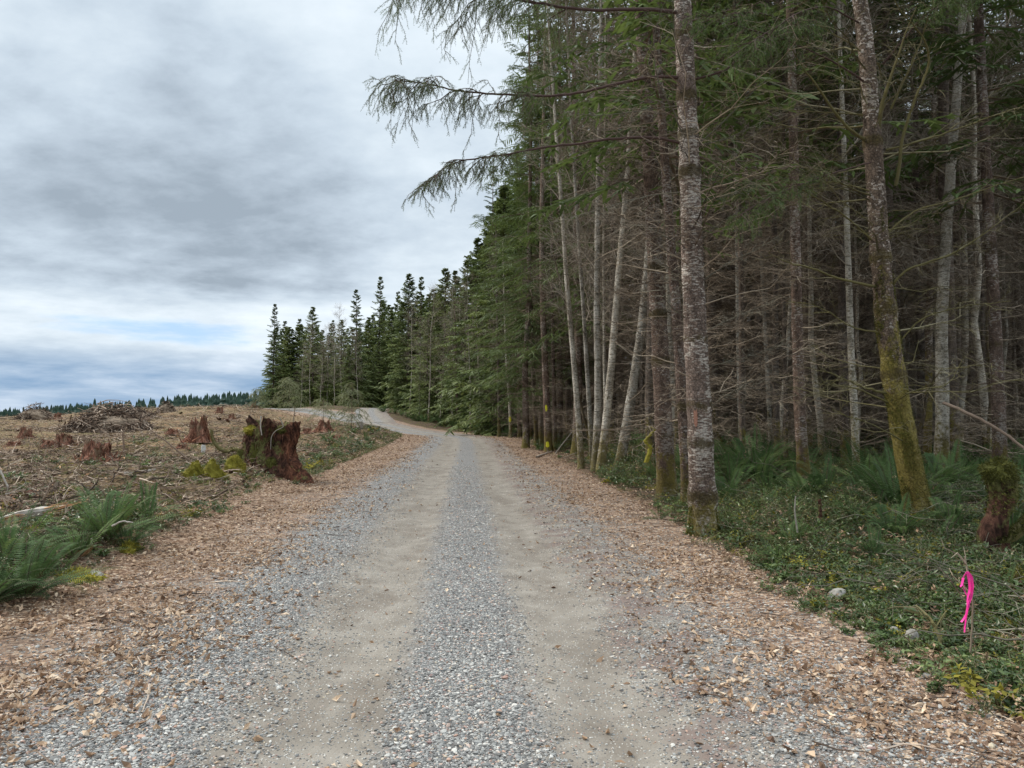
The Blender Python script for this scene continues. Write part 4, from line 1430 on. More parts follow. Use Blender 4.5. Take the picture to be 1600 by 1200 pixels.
def fill_wood():
    pts = list(NAMED)
    n = 0
    tries = 0
    while n < 285 and tries < 14000:
        tries += 1
        Y = 9.5 * (62 / 9.5) ** (rng.random() ** .8)
        a = -.12 + .92 * rng.random()
        X = a * Y
        u = lateral(np.array([X]), np.array([Y]), ROAD)[0]
        if u < 4.6 or Y < 16.5 or (Y < 19 and a > .6) or (Y < 20 and .02 < a < .14):
            continue
        if min((X - p[0]) ** 2 + (Y - p[1]) ** 2 for p in pts) < (1.0 + Y * .012) ** 2:
            continue
        pts.append((X, Y))
        px = 800 + a * F
        n += 1
        z = h1(X, Y) - .05
        if rng.random() < .30:
            l, g = zone_label(px, 'alder')
            ALD.put(int(rng.integers(3)), (X, Y, z), None, .75 + .6 * rng.random(), l, 'tree', 'pale alders among the ' + g)
        else:
            l, g = zone_label(px, 'inner')
            s = .75 + .5 * rng.random()
            INNER.put(int(rng.integers(5)), (X, Y, z), None, (s, s, .85 + .3 * rng.random()), l, 'tree', g)
    # conifers with live boughs along the open edge
    for px, Y in ((792, 58), (812, 52), (828, 47), (846, 41), (772, 64), (872, 36), (900, 30), (862, 47), (805, 62), (890, 46), (822, 36), (930, 44)):
        X = (px - 800) / F * Y
        EDGE.put(int(rng.integers(3)), (X, Y, h1(X, Y)), None, .85 + .3 * rng.random(),
                 'edge conifer with green drooping boughs leaning over the right side of the road', 'tree', 'green conifers along the open edge of the wood')
    # closing rows of full crowns far inside
    for j in range(40):
        a = -.02 + .84 * (j + rng.random()) / 40
        Y = 56 + 22 * rng.random()
        FIR.put(int(rng.integers(4)), (a * Y, Y, h1(a * Y, Y)), None, 1.0 + .25 * rng.random(),
                'full green conifer closing the view far inside the right wood', 'tree', 'full conifers far inside the right wood')


fill_wood()
FIR.clean(); EDGE.clean(); INNER.clean(); ALD.clean()


# ------------------------------------------------------------------ ferns
def make_fern(nf, L, mat='fern', dead=7, spread=1.0, pin=36):
    root = empty('sword_fern', (0, 0, 0))
    mb = MB()

    def fronds(n, Ls, el, mt, droop):
        az = rng.random(n) * 6.283
        ll = Ls * (.45 + .75 * rng.random(n))
        e = el + rng.normal(size=n) * .30
        k = 8
        s = np.linspace(0, 1, k)
        D = np.stack([np.cos(az) * np.cos(e) * spread, np.sin(az) * np.cos(e) * spread, np.sin(e)], -1)
        P = D[:, None] * (ll[:, None, None] * s[:, None])
        P[..., 2] -= (droop * (.5 + 1.1 * rng.random(n)) * ll)[:, None] * s ** 2.3
        P += rng.normal(size=(n, 1, 3)) * (s ** 2)[None, :, None] * .06
        P += np.stack([np.cos(az), np.sin(az), 0 * az], -1)[:, None] * .03
        tubes(mb, P, rad(n, k, .0035, .0012), 3, mt + 1 if mt == 0 else mt, .3)
        t = np.broadcast_to(np.linspace(.10, .985, pin)[None], (n, pin))
        B, T = interp_path(P, t)
        Sd = nrm(np.cross(T, np.array([0, 0, 1.])) + rng.normal(size=(n, 1, 3)) * .22)
        Nn = np.cross(Sd, T)
        rn = np.repeat(rng.random(n) * .7, pin) + .3 * rng.random(n * pin)
        for sg in (-1, 1):
            D2 = nrm(Sd * sg + T * .35 + Nn * (.12 + .12 * rng.random((n, pin, 1))))
            ln = (ll[:, None] * .105 * np.interp(t, [0, .12, .35, .7, 1], [.3, .8, 1, .75, .12])).reshape(-1)
            leaves(mb, B.reshape(-1, 3), D2.reshape(-1, 3), Nn.reshape(-1, 3), ln, ln * .145, mt, rn, fold=.15, curl=.15)
    fronds(nf, L, .92, 0, .42)
    if dead:
        fronds(dead, L * .8, .15, 2, .15)
    me = mb.mesh('fronds', [M[mat], M['twig_live'], M['fern_dead']])
    part('fronds', me, root)
    return root


FERN = Pool([make_fern(34, .95), make_fern(26, .8, dead=8), make_fern(40, 1.05, dead=4), make_fern(16, .65, dead=3)])


def put_fern(px, py, s, label, group, i=None, rz=None):
    p = ground(px, py)
    FERN.put(int(rng.integers(4)) if i is None else i, (p[0], p[1], p[2] - .02), rz, s * (1.85 if px > 850 and py < 800 else 1.9 if px > 1060 else 1.35 if px > 470 else 1.0), label, 'fern', group)


gl, gr_ = 'sword ferns beside the left shoulder', 'sword ferns under the right trees'
for px, py, s, i, lab in (
        (38, 935, .95, 2, 'large dark sword fern in the lower left corner with a skirt of dead brown fronds'),
        (-30, 950, .9, 0, None),
        (165, 846, 1.15, 2, 'broad sword fern in the left field above the yellow moss'),
        (120, 872, .95, 1, 'small sword fern between the corner fern and the broad fern on the left'),
        (228, 815, 1.05, 1, 'sword fern right of the broad left fern, in front of the mossy lump'),
        (92, 900, .85, 3, None), (198, 856, .8, 1, None), (10, 880, 1.0, 0, None),
        (497, 722, .62, 1, 'fern growing at the right foot of the big rotten stump'),
        (522, 703, .7, 3, None), (545, 692, .7, 3, None), (572, 690, .7, 1, None), (598, 686, .75, 3, None), (512, 690, .8, 1, None), (615, 683, .6, 3, None), (585, 680, .7, 3, None)):
    put_fern(px, py, s, lab or ('small fern at the left edge of the picture among the larger ferns' if px < 300 else 'pale green fern beside the road past the big rotten stump'), gl, i)
for px, py, s, i, lab in (
        (1180, 752, .95, 2, 'largest sword fern, right of the big flaky spruce'),
        (1140, 742, .8, 0, 'sword fern touching the right side of the big flaky spruce'),
        (1225, 735, .78, 1, 'arching sword fern right of the largest fern, before the dark reddish spruce'),
        (1268, 708, .8, 0, 'upright fern at the foot of the dark reddish spruce'),
        (1320, 700, .8, 2, 'pale feathery fern behind the mossy hummocks'),
        (1048, 770, .62, 1, 'sword fern left of the big flaky spruce at the edge of the leaves'),
        (1030, 812, .45, 3, 'low fern on the leaf litter left of the mossy foot of the big spruce'),
        (1075, 748, .75, 0, 'sword fern in the gap behind the big flaky spruce'),
        (1000, 735, .6, 1, 'fern right of the leaning alder'),
        (955, 722, .6, 3, 'fern at the foot of the leaning alder'),
        (910, 722, .55, 3, 'small fern below the crooked alder'),
        (843, 703, .7, 1, 'light fern left of the yellow-marked trunk'),
        (826, 694, .7, 3, 'light fern at the bend, left of its neighbour'),
        (1480, 705, .9, 1, 'fern behind the mossy snag, right of the crooked spruce'),
        (1590, 700, .95, 2, 'dark fern at the right edge behind the moss bank'),
        (1470, 850, .55, 3, 'fern right of the foot of the crooked spruce'),
        (1250, 835, .5, 3, 'small fern with thin fronds in the brush right of the big spruce'),
        (1215, 880, .42, 3, 'small dull fern low in front of the brush'),
        (1545, 790, .6, 1, 'fern leaning against the mossy snag'),
        (1160, 800, .5, 3, None), (1205, 785, .55, 1, None), (1290, 775, .6, 0, None), (1345, 782, .5, 3, None), (1385, 760, .6, 1, None), (1500, 770, .65, 2, None),
        (1520, 735, .7, 0, None), (1590, 770, .7, 1, None), (1330, 740, .6, 1, None), (1110, 720, .8, 0, None), (1190, 712, .8, 1, None), (1420, 715, .8, 0, None),
        (985, 748, .4, 3, None), (940, 740, .4, 3, None), (1060, 800, .35, 3, None), (1570, 940, .35, 3, None), (1440, 800, .5, 0, None), (1300, 850, .35, 3, None)):
    put_fern(px, py, s, lab or 'sword fern in the mixed green bank under the near right trees', gr_, i)


for px, py, s in ((1132, 792, .9), (1196, 812, .8), (1262, 792, 1.0), (1336, 822, .85), (1398, 850, .8), (1486, 832, .95), (1236, 862, .6), (1366, 880, .65), (1583, 862, .9),
                  (1024, 752, .7), (1452, 772, 1.0), (1300, 748, .9)):
    p = ground(px, py)
    FERN.put(int(rng.integers(3)), (p[0], p[1], p[2] + .03), None, s, 'fern standing out of the leafy undergrowth in front of the far fern bank', 'fern', 'ferns rising from the near undergrowth')


def fern_rows():
    for px in np.arange(600, 800, 9.0):
        Y = np.interp(px, [600, 700, 800], [92, 74, 52]) + rng.normal() * 1.2
        X = (px - 800) / F * Y
        FERN.put(int(rng.integers(4)), (X, Y, h1(X, Y)), None, 1.3 + .5 * rng.random(),
                 'fern in the dark green row at the foot of the trees beyond the bend', 'fern', 'ferns along the foot of the far trees')
    k = 0
    while k < 130:
        Y = 11 * (40 / 11) ** rng.random()
        a = .0 + .72 * rng.random()
        X = a * Y
        if lateral(np.array([X]), np.array([Y]), ROAD)[0] < 5.2 or (Y < 13 and .22 < a < .5):
            continue
        FERN.put(int(rng.integers(4)), (X, Y, h1(X, Y) - .02), None, 1.0 + .6 * rng.random(),
                 'sword fern on the shaded floor deeper inside the right wood', 'fern', 'ferns on the shaded forest floor')
        k += 1


fern_rows()
FERN.clean()


# ------------------------------------------------------------------ low brush under the right trees (ground cover)
def brush():
    mb = MB()
    n = 17000
    Y = 4.2 * (42 / 4.2) ** rng.random(n)
    a = -.02 + .80 * rng.random(n)
    lf = rng.random(n) < .30
    Y[lf] = 5.6 * (45 / 5.6) ** rng.random(lf.sum())
    a[lf] = -.80 + .62 * rng.random(lf.sum())
    X = a * Y
    u = lateral(X, Y, ROAD)
    dens = fbm(np.stack([X * .5, Y * .5, 0 * X], -1), 3, 31)
    keep = ((u > 2.75 + .9 * rng.random(n) + np.interp(Y, [4, 8, 14], [0, .1, .5])) | ((u < -3.9 - .5 * rng.random(n)) & (rng.random(n) < np.where(u > -6.5, .8, .3)) & (u > -5.0 - 9.0 * rng.random(n) ** 2.2))) & (rng.random(n) < .74 + dens * 3.2 + .7 * ((Y < 10) & (u > 0)))
    X, Y = X[keep], Y[keep]
    Z = H(X, Y)
    n = len(X)
    sc = np.interp(Y, [5, 10, 14, 40], [.75, 1.0, .8, 1.5]) * (.5 + .8 * rng.random(n)) * np.where(u[keep] < 0, .6, 1) * np.clip((np.abs(u[keep]) - 2.6) / 1.6, .4, 1) * np.clip(1 + dens[keep] * 3.2, .5, 2.2)
    ns = 9
    az = rng.random((n, ns)) * 6.283
    el = .7 + .6 * rng.random((n, ns))
    L = (.20 + .42 * rng.random((n, ns)) ** 1.5) * sc[:, None]
    D = np.stack([np.cos(az) * np.cos(el), np.sin(az) * np.cos(el), np.sin(el)], -1)
    s = np.linspace(0, 1, 5)
    P = D[:, :, None] * (L[..., None, None] * s[:, None])
    P += np.stack([X, Y, Z], -1)[:, None, None] + rng.normal(size=(n, ns, 1, 3)) * np.array([.12, .12, 0]) * sc[:, None, None, None]
    P[..., 2] -= L[..., None] * .3 * s ** 2
    P += rng.normal(size=P.shape) * .012
    P = P.reshape(-1, 5, 3)
    tubes(mb, P, rad(len(P), 5, .0035, .0015), 3, 1, rng.random(len(P)))
    m = 9
    t = .3 + .7 * (np.arange(m)[None] + rng.random((len(P), m))) / m
    B, T = interp_path(P, t)
    side = nrm(np.cross(T, np.array([0, 0, 1.])) * np.where(np.arange(m) % 2, 1, -1)[None, :, None] + rng.normal(size=B.shape) * .35)
    Dl = nrm(side + T * .5 + np.array([0, 0, .05]))
    N = nrm(np.array([0, 0, 1.]) + rng.normal(size=B.shape) * .45)
    ln = np.repeat((.026 + .044 * rng.random(n) ** 2.5) * np.interp(Y, [5, 12, 40], [.85, 1.1, 2.2]), ns * m)
    rn = np.repeat(rng.random(n) * .6, ns * m) + .4 * rng.random(n * ns * m)
    keepl = rng.random(len(ln)) < .8
    cm = np.repeat(rng.choice([0, 2, 3], n, p=[.88, .07, .05]), ns * m)
    leaves(mb, B.reshape(-1, 3)[keepl], Dl.reshape(-1, 3)[keepl], N.reshape(-1, 3)[keepl], ln[keepl], ln[keepl] * .5, cm[keepl].repeat(4), rn[keepl], fold=.2, curl=.2)
    o = mb.obj('low_brush', [M['leafy'], M['twig_moss'], M['litter'], M['moss']])
    tag(o, 'low dark glossy-leaved undergrowth covering the forest floor', 'undergrowth', kind='stuff')
    # fallen dead branches lying in the brush
    mb = MB()
    n = 1150
    Y = 5.0 * (38 / 5.0) ** rng.random(n)
    a = -.02 + .78 * rng.random(n)
    X = a * Y
    u = lateral(X, Y, ROAD)
    k = u > 3.7
    X, Y = X[k], Y[k]
    n = len(X)
    L = .3 + 1.5 * rng.random(n) ** 2
    az = rng.random(n) * 6.283
    el = np.abs(rng.normal(size=n)) * .28
    D = np.stack([np.cos(az) * np.cos(el), np.sin(az) * np.cos(el), np.sin(el)], -1)
    P = D[:, None] * (L[:, None, None] * np.linspace(0, 1, 7)[:, None]) + np.stack([X, Y, H(X, Y) + .04 + .14 * rng.random(n)], -1)[:, None]
    P[..., 2] -= np.linspace(0, 1, 7) ** 2 * L[:, None] * .18
    P += rng.normal(size=P.shape) * (L * .022)[:, None, None]
    tubes(mb, P, rad(n, 7, .003 + .008 * rng.random(n) ** 3, .0015), 4, 0, rng.random(n) * .8)
    S, _ = grow(P, 4, .28, .2, 1, 45, .12, .1, 4, .08, .4, .4)
    tubes(mb, S, rad(len(S), 4, .003, .0014), 3, 0, rng.random(len(S)))
    o = mb.obj('fallen_branches', M['twig_grey'])
    tag(o, 'dead mossy branches lying tangled over the forest floor', 'branches', kind='stuff')


brush()


# ------------------------------------------------------------------ moss
def blob(mb, c, r, seed=0, n=14, amp=.35, mat=0, flat=.6):
    u = np.linspace(0, np.pi, n)
    v = np.arange(2 * n) * np.pi / n
    U, V = np.meshgrid(u, v, indexing='ij')
    D = np.stack([np.sin(U) * np.cos(V), np.sin(U) * np.sin(V), np.cos(U)], -1)
    q = 1 + fbm(D * 1.6 + seed * 3.1, 3, seed) * amp * 2
    Vv = D * q[..., None] * np.array(r) + np.array(c)
    k = 2 * n
    idx = np.arange(n * k).reshape(n, k)
    f = np.stack([idx[:-1], idx[1:], np.roll(idx[1:], -1, 1), np.roll(idx[:-1], -1, 1)], -1).reshape(-1, 4)
    mb.add(Vv.reshape(-1, 3), f, mat, .5)
    return Vv.reshape(-1, 3), D.reshape(-1, 3)


def fuzz(mb, pts, nrmv, n, ln=.03, w=.006, mat=0, droop=.0):
    i = rng.integers(0, len(pts), n)
    j = rng.integers(0, len(pts), n)
    B = pts[i] + rng.normal(size=(n, 3)) * .012
    D = nrm(nrmv[i] + rng.normal(size=(n, 3)) * .6 - np.array([0, 0, droop]))
    S = nrm(rng.normal(size=(n, 3))) * w
    l = ln * (.5 + rng.random((n, 1)))
    V = np.stack([B - S, B + S, B + D * l], 1).reshape(-1, 3)
    mb.add(V, np.arange(n * 3).reshape(-1, 3), mat, np.repeat(rng.random(n), 3))


def moss_lump(name, label, px, py, w, h, mat='moss', seed=1, lumps=3, group=None, cat='moss'):
    g = ground(px, py)
    sc = g[1] / F
    root = empty(name, g)
    tag(root, label, cat, group)
    mb = MB()
    lumps = lumps + 4
    for i in range(lumps):
        ox = (rng.random() - .5) * w * sc * .5
        q = 1 - .11 * i
        pts, nn = blob(mb, (ox * 1.6, (rng.random() - .5) * .3, h * sc * (.22 - .04 * i)), (w * sc * .34 * q, w * sc * .30 * q, h * sc * .58 * q), seed + i, amp=.75)
        fuzz(mb, pts, nn, int(1100 * max(.4, w * sc * 2) * q), .05, .006, 0, .7)
    mb.obj('moss_cushion', M[mat], root)
    return root


moss_lump('moss_hummock', 'bright yellow moss lump on the ground left of the big rotten stump', 318, 748, 40, 30, seed=3)
moss_lump('moss_hummock', 'yellow moss cushion trailing over roots at the left foot of the rotten stump', 374, 738, 34, 28, seed=7)
moss_lump('moss_hummock', 'small yellow moss patch low beside the bright lump', 345, 750, 22, 11, seed=5, lumps=2)
moss_lump('moss_hummock', 'flat lime-green moss patch beside the small round stone at left', 118, 905, 70, 13, seed=9, lumps=3)
moss_lump('moss_hummock', 'lime-green moss tuft below the small left ferns', 205, 862, 26, 13, seed=12, lumps=2)
moss_lump('moss_hummock', 'thin moss patch in the leaves at the edge of the left slash', 290, 806, 30, 8, seed=14, lumps=2)
moss_lump('moss_hummock', 'greenish yellow moss hummock in the wood before the white alder', 1292, 718, 44, 30, seed=17)
moss_lump('moss_hummock', 'dull moss hummock right of the green-yellow one in the wood', 1345, 722, 42, 24, mat='moss_dark', seed=19)
moss_lump('moss_hummock', 'moss cushion on the bank behind the mossy snag', 1475, 672, 26, 12, seed=23, lumps=2)
moss_lump('moss_hummock', 'yellow moss patch in the brush left of the crooked spruce', 1322, 788, 30, 18, seed=27, lumps=2)

moss_lump('moss_hummock', 'olive moss hummock in the brush midway between the two foreground spruces', 1238, 796, 34, 20, seed=31)
moss_lump('moss_hummock', 'yellowish moss hummock touching the left side of the crooked mossy spruce', 1385, 812, 40, 24, seed=33)
moss_lump('moss_hummock', 'broad moss mound on the bank between the crooked spruce and the mossy snag', 1502, 742, 60, 26, mat='moss_dark', seed=35)
moss_lump('moss_hummock', 'small moss cushion in the brush up and left of the pink ribbon', 1452, 880, 34, 16, seed=37)
moss_lump('moss_hummock', 'moss cushion at the right edge below the mossy snag', 1590, 915, 50, 26, mat='moss_dark', seed=39)


def moss_cover():
    """uncountable scraps of moss and grass"""
    mb = MB()
    n = 1700
    Y = 5.2 * (30 / 5.2) ** rng.random(n)
    a = np.where(rng.random(n) < .72, .12 + .62 * rng.random(n), -.75 + .5 * rng.random(n))
    X = a * Y
    u = lateral(X, Y, ROAD)
    k = (u > 3.9) | (u < -4.4)
    X, Y, u = X[k], Y[k], u[k]
    Z = H(X, Y)
    for x, y, z, uu in zip(X, Y, Z, u):
        m = 90
        r = .06 + .14 * rng.random()
        th, q = rng.random(m) * 6.283, np.sqrt(rng.random(m)) * r
        B = np.stack([x + q * np.cos(th), y + q * np.sin(th), z + .01 + .05 * np.cos(q / r * 1.4) * r * 4], -1)
        fuzz(mb, B, np.tile([0, 0, 1.], (m, 1)), m, .035, .006, int(rng.random() < .3))
    o = mb.obj('moss_patches', [M['moss_dark'], M['moss']])
    tag(o, 'scraps of olive moss growing over the ground', 'moss', kind='stuff')


moss_cover()


# ------------------------------------------------------------------ the felled clearing on the left
def clearing():
    # sticks and splinters
    mb = MB()
    n = 75000
    Y = 6.5 * (96 / 6.5) ** (rng.random(n) ** .85)
    a = -.86 + .80 * rng.random(n)
    X = a * Y
    u = lateral(X, Y, ROAD)
    cl = fbm(np.stack([X * .35, Y * .35, 0 * X], -1), 4, 51)
    keep = (u < -4.3 - .7 * rng.random(n)) & (rng.random(n) < .68 + cl * 1.8)
    X, Y = X[keep], Y[keep]
    n = len(X)
    g = np.interp(Y, [6, 20, 60, 100], [.55, 1, 1.5, 2.2])
    L = (.10 + 1.0 * rng.random(n) ** 4) * g
    az = rng.random(n) * 6.283
    el = rng.normal(size=n) * .22
    D = np.stack([np.cos(az) * np.cos(el), np.sin(az) * np.cos(el), np.sin(el)], -1)
    s = np.linspace(-.5, .5, 4)
    P = D[:, None] * (L[:, None, None] * s[:, None]) + np.stack([X, Y, H(X, Y) + .02 + .07 * rng.random(n) * g], -1)[:, None]
    P += rng.normal(size=P.shape) * (L * .03)[:, None, None]
    tubes(mb, P, rad(n, 4, (.005 + .016 * rng.random(n) ** 3) * g, .003), 3, 0, rng.random(n))
    o = mb.obj('logging_slash', M['slash'])
    tag(o, 'broken sticks and branches strewn over the felled clearing', 'slash', kind='stuff')
    # orange chips and bark
    mb = MB()
    n = 34000
    Y = 6.5 * (96 / 6.5) ** rng.random(n)
    a = -.86 + .80 * rng.random(n)
    X = a * Y
    u = lateral(X, Y, ROAD)
    cl = fbm(np.stack([X * .5, Y * .5, 0 * X], -1), 3, 61)
    keep = (u < -4.6) & (rng.random(n) < .45 + cl * 3.0)
    X, Y = X[keep], Y[keep]
    n = len(X)
    g = np.interp(Y, [6, 20, 60, 100], [.55, 1, 1.5, 2.4])
    B = np.stack([X, Y, H(X, Y) + .03 + .05 * rng.random(n)], -1)
    az = rng.random(n) * 6.283
    D = np.stack([np.cos(az), np.sin(az), rng.normal(size=n) * .35], -1)
    N = nrm(np.array([0, 0, 1.]) + rng.normal(size=(n, 3)) * .5)
    ln = (.035 + .10 * rng.random(n) ** 2) * g
    leaves(mb, B, D, N, ln, ln * (.25 + .4 * rng.random(n)), np.where(rng.random(n) < .35, 0, 1).repeat(4), None, .2, .1)
    o = mb.obj('wood_chips', [M['chip'], M['litter']])
    tag(o, 'orange wood chips and bark flakes over the felled clearing', 'wood chips', kind='stuff')
    # green and straw-coloured sprigs
    mb = MB()
    n = 24000
    Y = 6.5 * (100 / 6.5) ** rng.random(n)
    a = -.86 + .84 * rng.random(n)
    X = a * Y
    u = lateral(X, Y, ROAD)
    cl = fbm(np.stack([X * .22, Y * .22, 0 * X], -1), 4, 71)
    keep = (u < -4.4) & (rng.random(n) < .5 + cl * 3.2)
    X, Y, cl = X[keep], Y[keep], cl[keep]
    n = len(X)
    g = np.interp(Y, [6, 20, 60, 100], [.55, 1, 1.6, 2.4])
    nv = 4200
    Yv = 20 * (62 / 20) ** rng.random(nv)
    Uv = -4.1 - 5.5 * rng.random(nv) ** 1.6
    Xv = np.interp(Yv, ROAD[:, 1], ROAD[:, 0]) + Uv
    X, Y, cl = np.concatenate([X, Xv]), np.concatenate([Y, Yv]), np.concatenate([cl, np.ones(nv)])
    n0, n = n, n + nv
    g = np.interp(Y, [6, 20, 60, 100], [.55, 1, 1.6, 2.4])
    m = 5
    az = rng.random((n, m)) * 6.283
    el = .15 + .8 * rng.random((n, m))
    L = ((.06 + .14 * rng.random(n)) * g)[:, None] * (.6 + .6 * rng.random((n, m)))
    D = np.stack([np.cos(az) * np.cos(el), np.sin(az) * np.cos(el), np.sin(el)], -1)
    P = D[:, :, None] * (L[..., None, None] * np.linspace(0, 1, 3)[:, None]) + np.stack([X, Y, H(X, Y)], -1)[:, None, None]
    P[..., 2] -= L[..., None] * .25 * np.array([0, .2, 1])
    P = P.reshape(-1, 3, 3)
    mt = np.where(rng.random(n) < np.where(np.arange(n) < n0, .6, .85), 0, 1)
    ribs = MB()
    for q in (0, 1):
        kk = np.repeat(mt == q, m)
        ribbons(mb, P[kk], .011 * 1.3, q, None, .6)
    o = mb.obj('ground_cover', [M['grass'], M['drygrass']])
    tag(o, 'green and straw-coloured sprigs growing among the slash', 'ground cover', kind='stuff')


clearing()


def rubble():
    mb = MB()
    n = 5200
    Y = 6.8 * (95 / 6.8) ** rng.random(n)
    X = (-.86 + .80 * rng.random(n)) * Y
    u = lateral(X, Y, ROAD)
    cl = fbm(np.stack([X * .4, Y * .4, 0 * X], -1), 3, 81)
    k = (u < -4.7) & (rng.random(n) < .4 + cl * 3.5)
    X, Y = X[k], Y[k]
    n = len(X)
    g = np.interp(Y, [6, 20, 60, 100], [.6, 1, 1.5, 2.2])
    s_ = (.015 + .085 * rng.random(n) ** 3) * g
    V = ICO[None] * (1 + (rng.random((n, 12, 1)) - .5) * .8) * np.stack([s_ * (1 + rng.random(n)), s_, s_ * (.5 + .5 * rng.random(n))], -1)[:, None]
    a = rng.random((n, 1)) * 6.283
    V = np.stack([V[..., 0] * np.cos(a) - V[..., 1] * np.sin(a), V[..., 0] * np.sin(a) + V[..., 1] * np.cos(a), V[..., 2] + V[..., 0] * (rng.random((n, 1)) - .5)], -1)
    V = V + np.stack([X, Y, H(X, Y) + s_ * .3], -1)[:, None]
    f = ICOF[None] + (np.arange(n) * 12)[:, None, None]
    mt = np.repeat((rng.random(n) < .45).astype(int), 20)
    mb.add(V.reshape(-1, 3), f.reshape(-1, 3), mt, np.repeat(rng.random(n), 12))
    # ragged roots and limbs sticking up out of the slash
    n = 900
    Y = 9 * (90 / 9) ** rng.random(n)
    X = (-.86 + .78 * rng.random(n)) * Y
    k = lateral(X, Y, ROAD) < -5.2
    X, Y = X[k], Y[k]
    n = len(X)
    L = (.25 + .7 * rng.random(n) ** 2) * np.interp(Y, [9, 60], [.7, 1.3])
    az, el = rng.random(n) * 6.283, .25 + .9 * rng.random(n)
    D = np.stack([np.cos(az) * np.cos(el), np.sin(az) * np.cos(el), np.sin(el)], -1)
    P = np.stack([X, Y, H(X, Y) - .03], -1)[:, None] + D[:, None] * (L[:, None, None] * np.linspace(0, 1, 5)[:, None])
    P += rng.normal(size=P.shape) * (L * .05)[:, None, None]
    tubes(mb, P, rad(n, 5, .012 + .018 * rng.random(n) ** 2, .005), 4, 2, rng.random(n))
    S, _ = grow(P, 3, .3, .3, 1, 50, .1, .1, 4, .1, .3, .3)
    tubes(mb, S, rad(len(S), 4, .007, .003), 3, 2, rng.random(len(S)))
    o = mb.obj('wood_debris', [M['rotten'], M['twig_dead'], M['slash']])
    tag(o, 'rotten wood lumps and snapped limbs poking out of the slash', 'debris', kind='stuff')


rubble()

M['redrot'] = None


def red_rot():
    m, T = mat_new('red_rot')
    tc = T.n('ShaderNodeTexCoord').outputs['Object']
    n1 = T.noise(T.mapping(tc, (16, 16, 3.0)), 1.0, 6, .7, .5)
    n2 = T.noise(T.mapping(tc, (4, 4, 4), (3, 3, 1)), 1.0, 4, .6)
    col = T.ramp(n1, [(.3, (.03, .018, .014)), (.44, (.11, .055, .038)), (.56, (.26, .12, .08)), (.68, (.42, .25, .17)), (.8, (.52, .42, .33))])
    col = T.mix(T.math('MULTIPLY', T.sstep(n2, .5, .66), .7), col, T.mix(n1, (.08, .055, .035), (.40, .30, .20)))
    finish(T, col, .95, bump=n1, bstr=1.0, bdist=.04, spec=.1)
    return m


M['redrot'] = red_rot()


def stump(name, label, px, py, w, h, mat='redwood', seed=0, jag=.5, spread=.5, group=None, lean=0.0, rows=20, seg=64, cat='stump', moss=0):
    """broken stump: splintered ring with a hollow, widening to the roots; w, h in photograph pixels"""
    g = ground(px, py)
    sc = g[1] / F
    W, Hh = w * sc / 2, h * sc
    root = empty(name, (g[0], g[1], g[2] - .05))
    tag(root, label, cat, group)
    a = np.arange(seg) * 2 * np.pi / seg
    s = np.linspace(0, 1, rows)
    A, S = np.meshgrid(a, s)
    ridge = fbm(np.stack([np.cos(A) * 3.6 + seed, np.sin(A) * 3.6, S * 1.7], -1), 5, seed) * 1.5
    top = 1 + fbm(np.stack([np.cos(A) * 1.6 + seed * 2, np.sin(A) * 1.6, 0 * A], -1), 3, seed + 3) * jag * 2.4 + fbm(np.stack([np.cos(A) * 9 + seed * 2, np.sin(A) * 9, 0 * A], -1), 2, seed + 3) * jag * 1.1
    fl = (1 - S) ** 2.2
    r = W * (.62 + spread * fl * (1 + .9 * np.sin(A * 4 + seed)) * .6 + ridge * .5)
    V = np.stack([np.cos(A) * r + lean * S * Hh, np.sin(A) * r * .85, S * Hh * top], -1)
    n, k = A.shape
    idx = np.arange(n * k).reshape(n, k)
    f = np.stack([idx[:-1], np.roll(idx[:-1], -1, 1), np.roll(idx[1:], -1, 1), idx[1:]], -1).reshape(-1, 4)
    mb = MB().add(V.reshape(-1, 3), f, 0, (.35 + .5 * (fbm(V.reshape(-1, 3) * 6 / max(Hh, .3), 3, seed) + .3)))
    # hollow
    inner = []
    for j, q in enumerate((1.0, .8, .5, .15)):
        rr = r[-1] * q * (1 + (rng.random(k) - .5) * .15)
        zz = V[-1, :, 2] * (1 - .35 * (1 - q)) - (0 if q == 1 else .02)
        inner.append(np.stack([V[-1, :, 0] * q + 0 * rr, V[-1, :, 1] * q, zz], -1))
    inner.append(np.broadcast_to(inner[-1].mean(0), (k, 3)))
    I = np.array(inner)
    idx = np.arange(I.shape[0] * k).reshape(-1, k)
    f = np.stack([idx[:-1], np.roll(idx[:-1], -1, 1), np.roll(idx[1:], -1, 1), idx[1:]], -1).reshape(-1, 4)
    mb.add(I.reshape(-1, 3), f, 0, .35)
    mb.obj('wood', M[mat], root)
    if mat == 'redrot' and W > .2:
        q = MB()
        m = 46
        th = rng.random(m) * 6.283
        rr = W * (.5 + .9 * rng.random(m))
        B = np.stack([np.cos(th) * rr, np.sin(th) * rr * .85, Hh * np.clip(1 - rr / W, 0, .8) * rng.random(m)], -1)
        D = nrm(np.stack([rng.normal(size=m) * .6, rng.normal(size=m) * .6, .5 + rng.random(m)], -1)) * (.2 + .45 * rng.random((m, 1))) * Hh
        tubes(q, np.stack([B, B + D * .5, B + D], 1), rad(m, 3, W * .05, W * .012), 4, 0, rng.random(m))
        q.obj('splinter', M['redwood'], root)['kind'] = 'stuff'
    return root, g, W, Hh


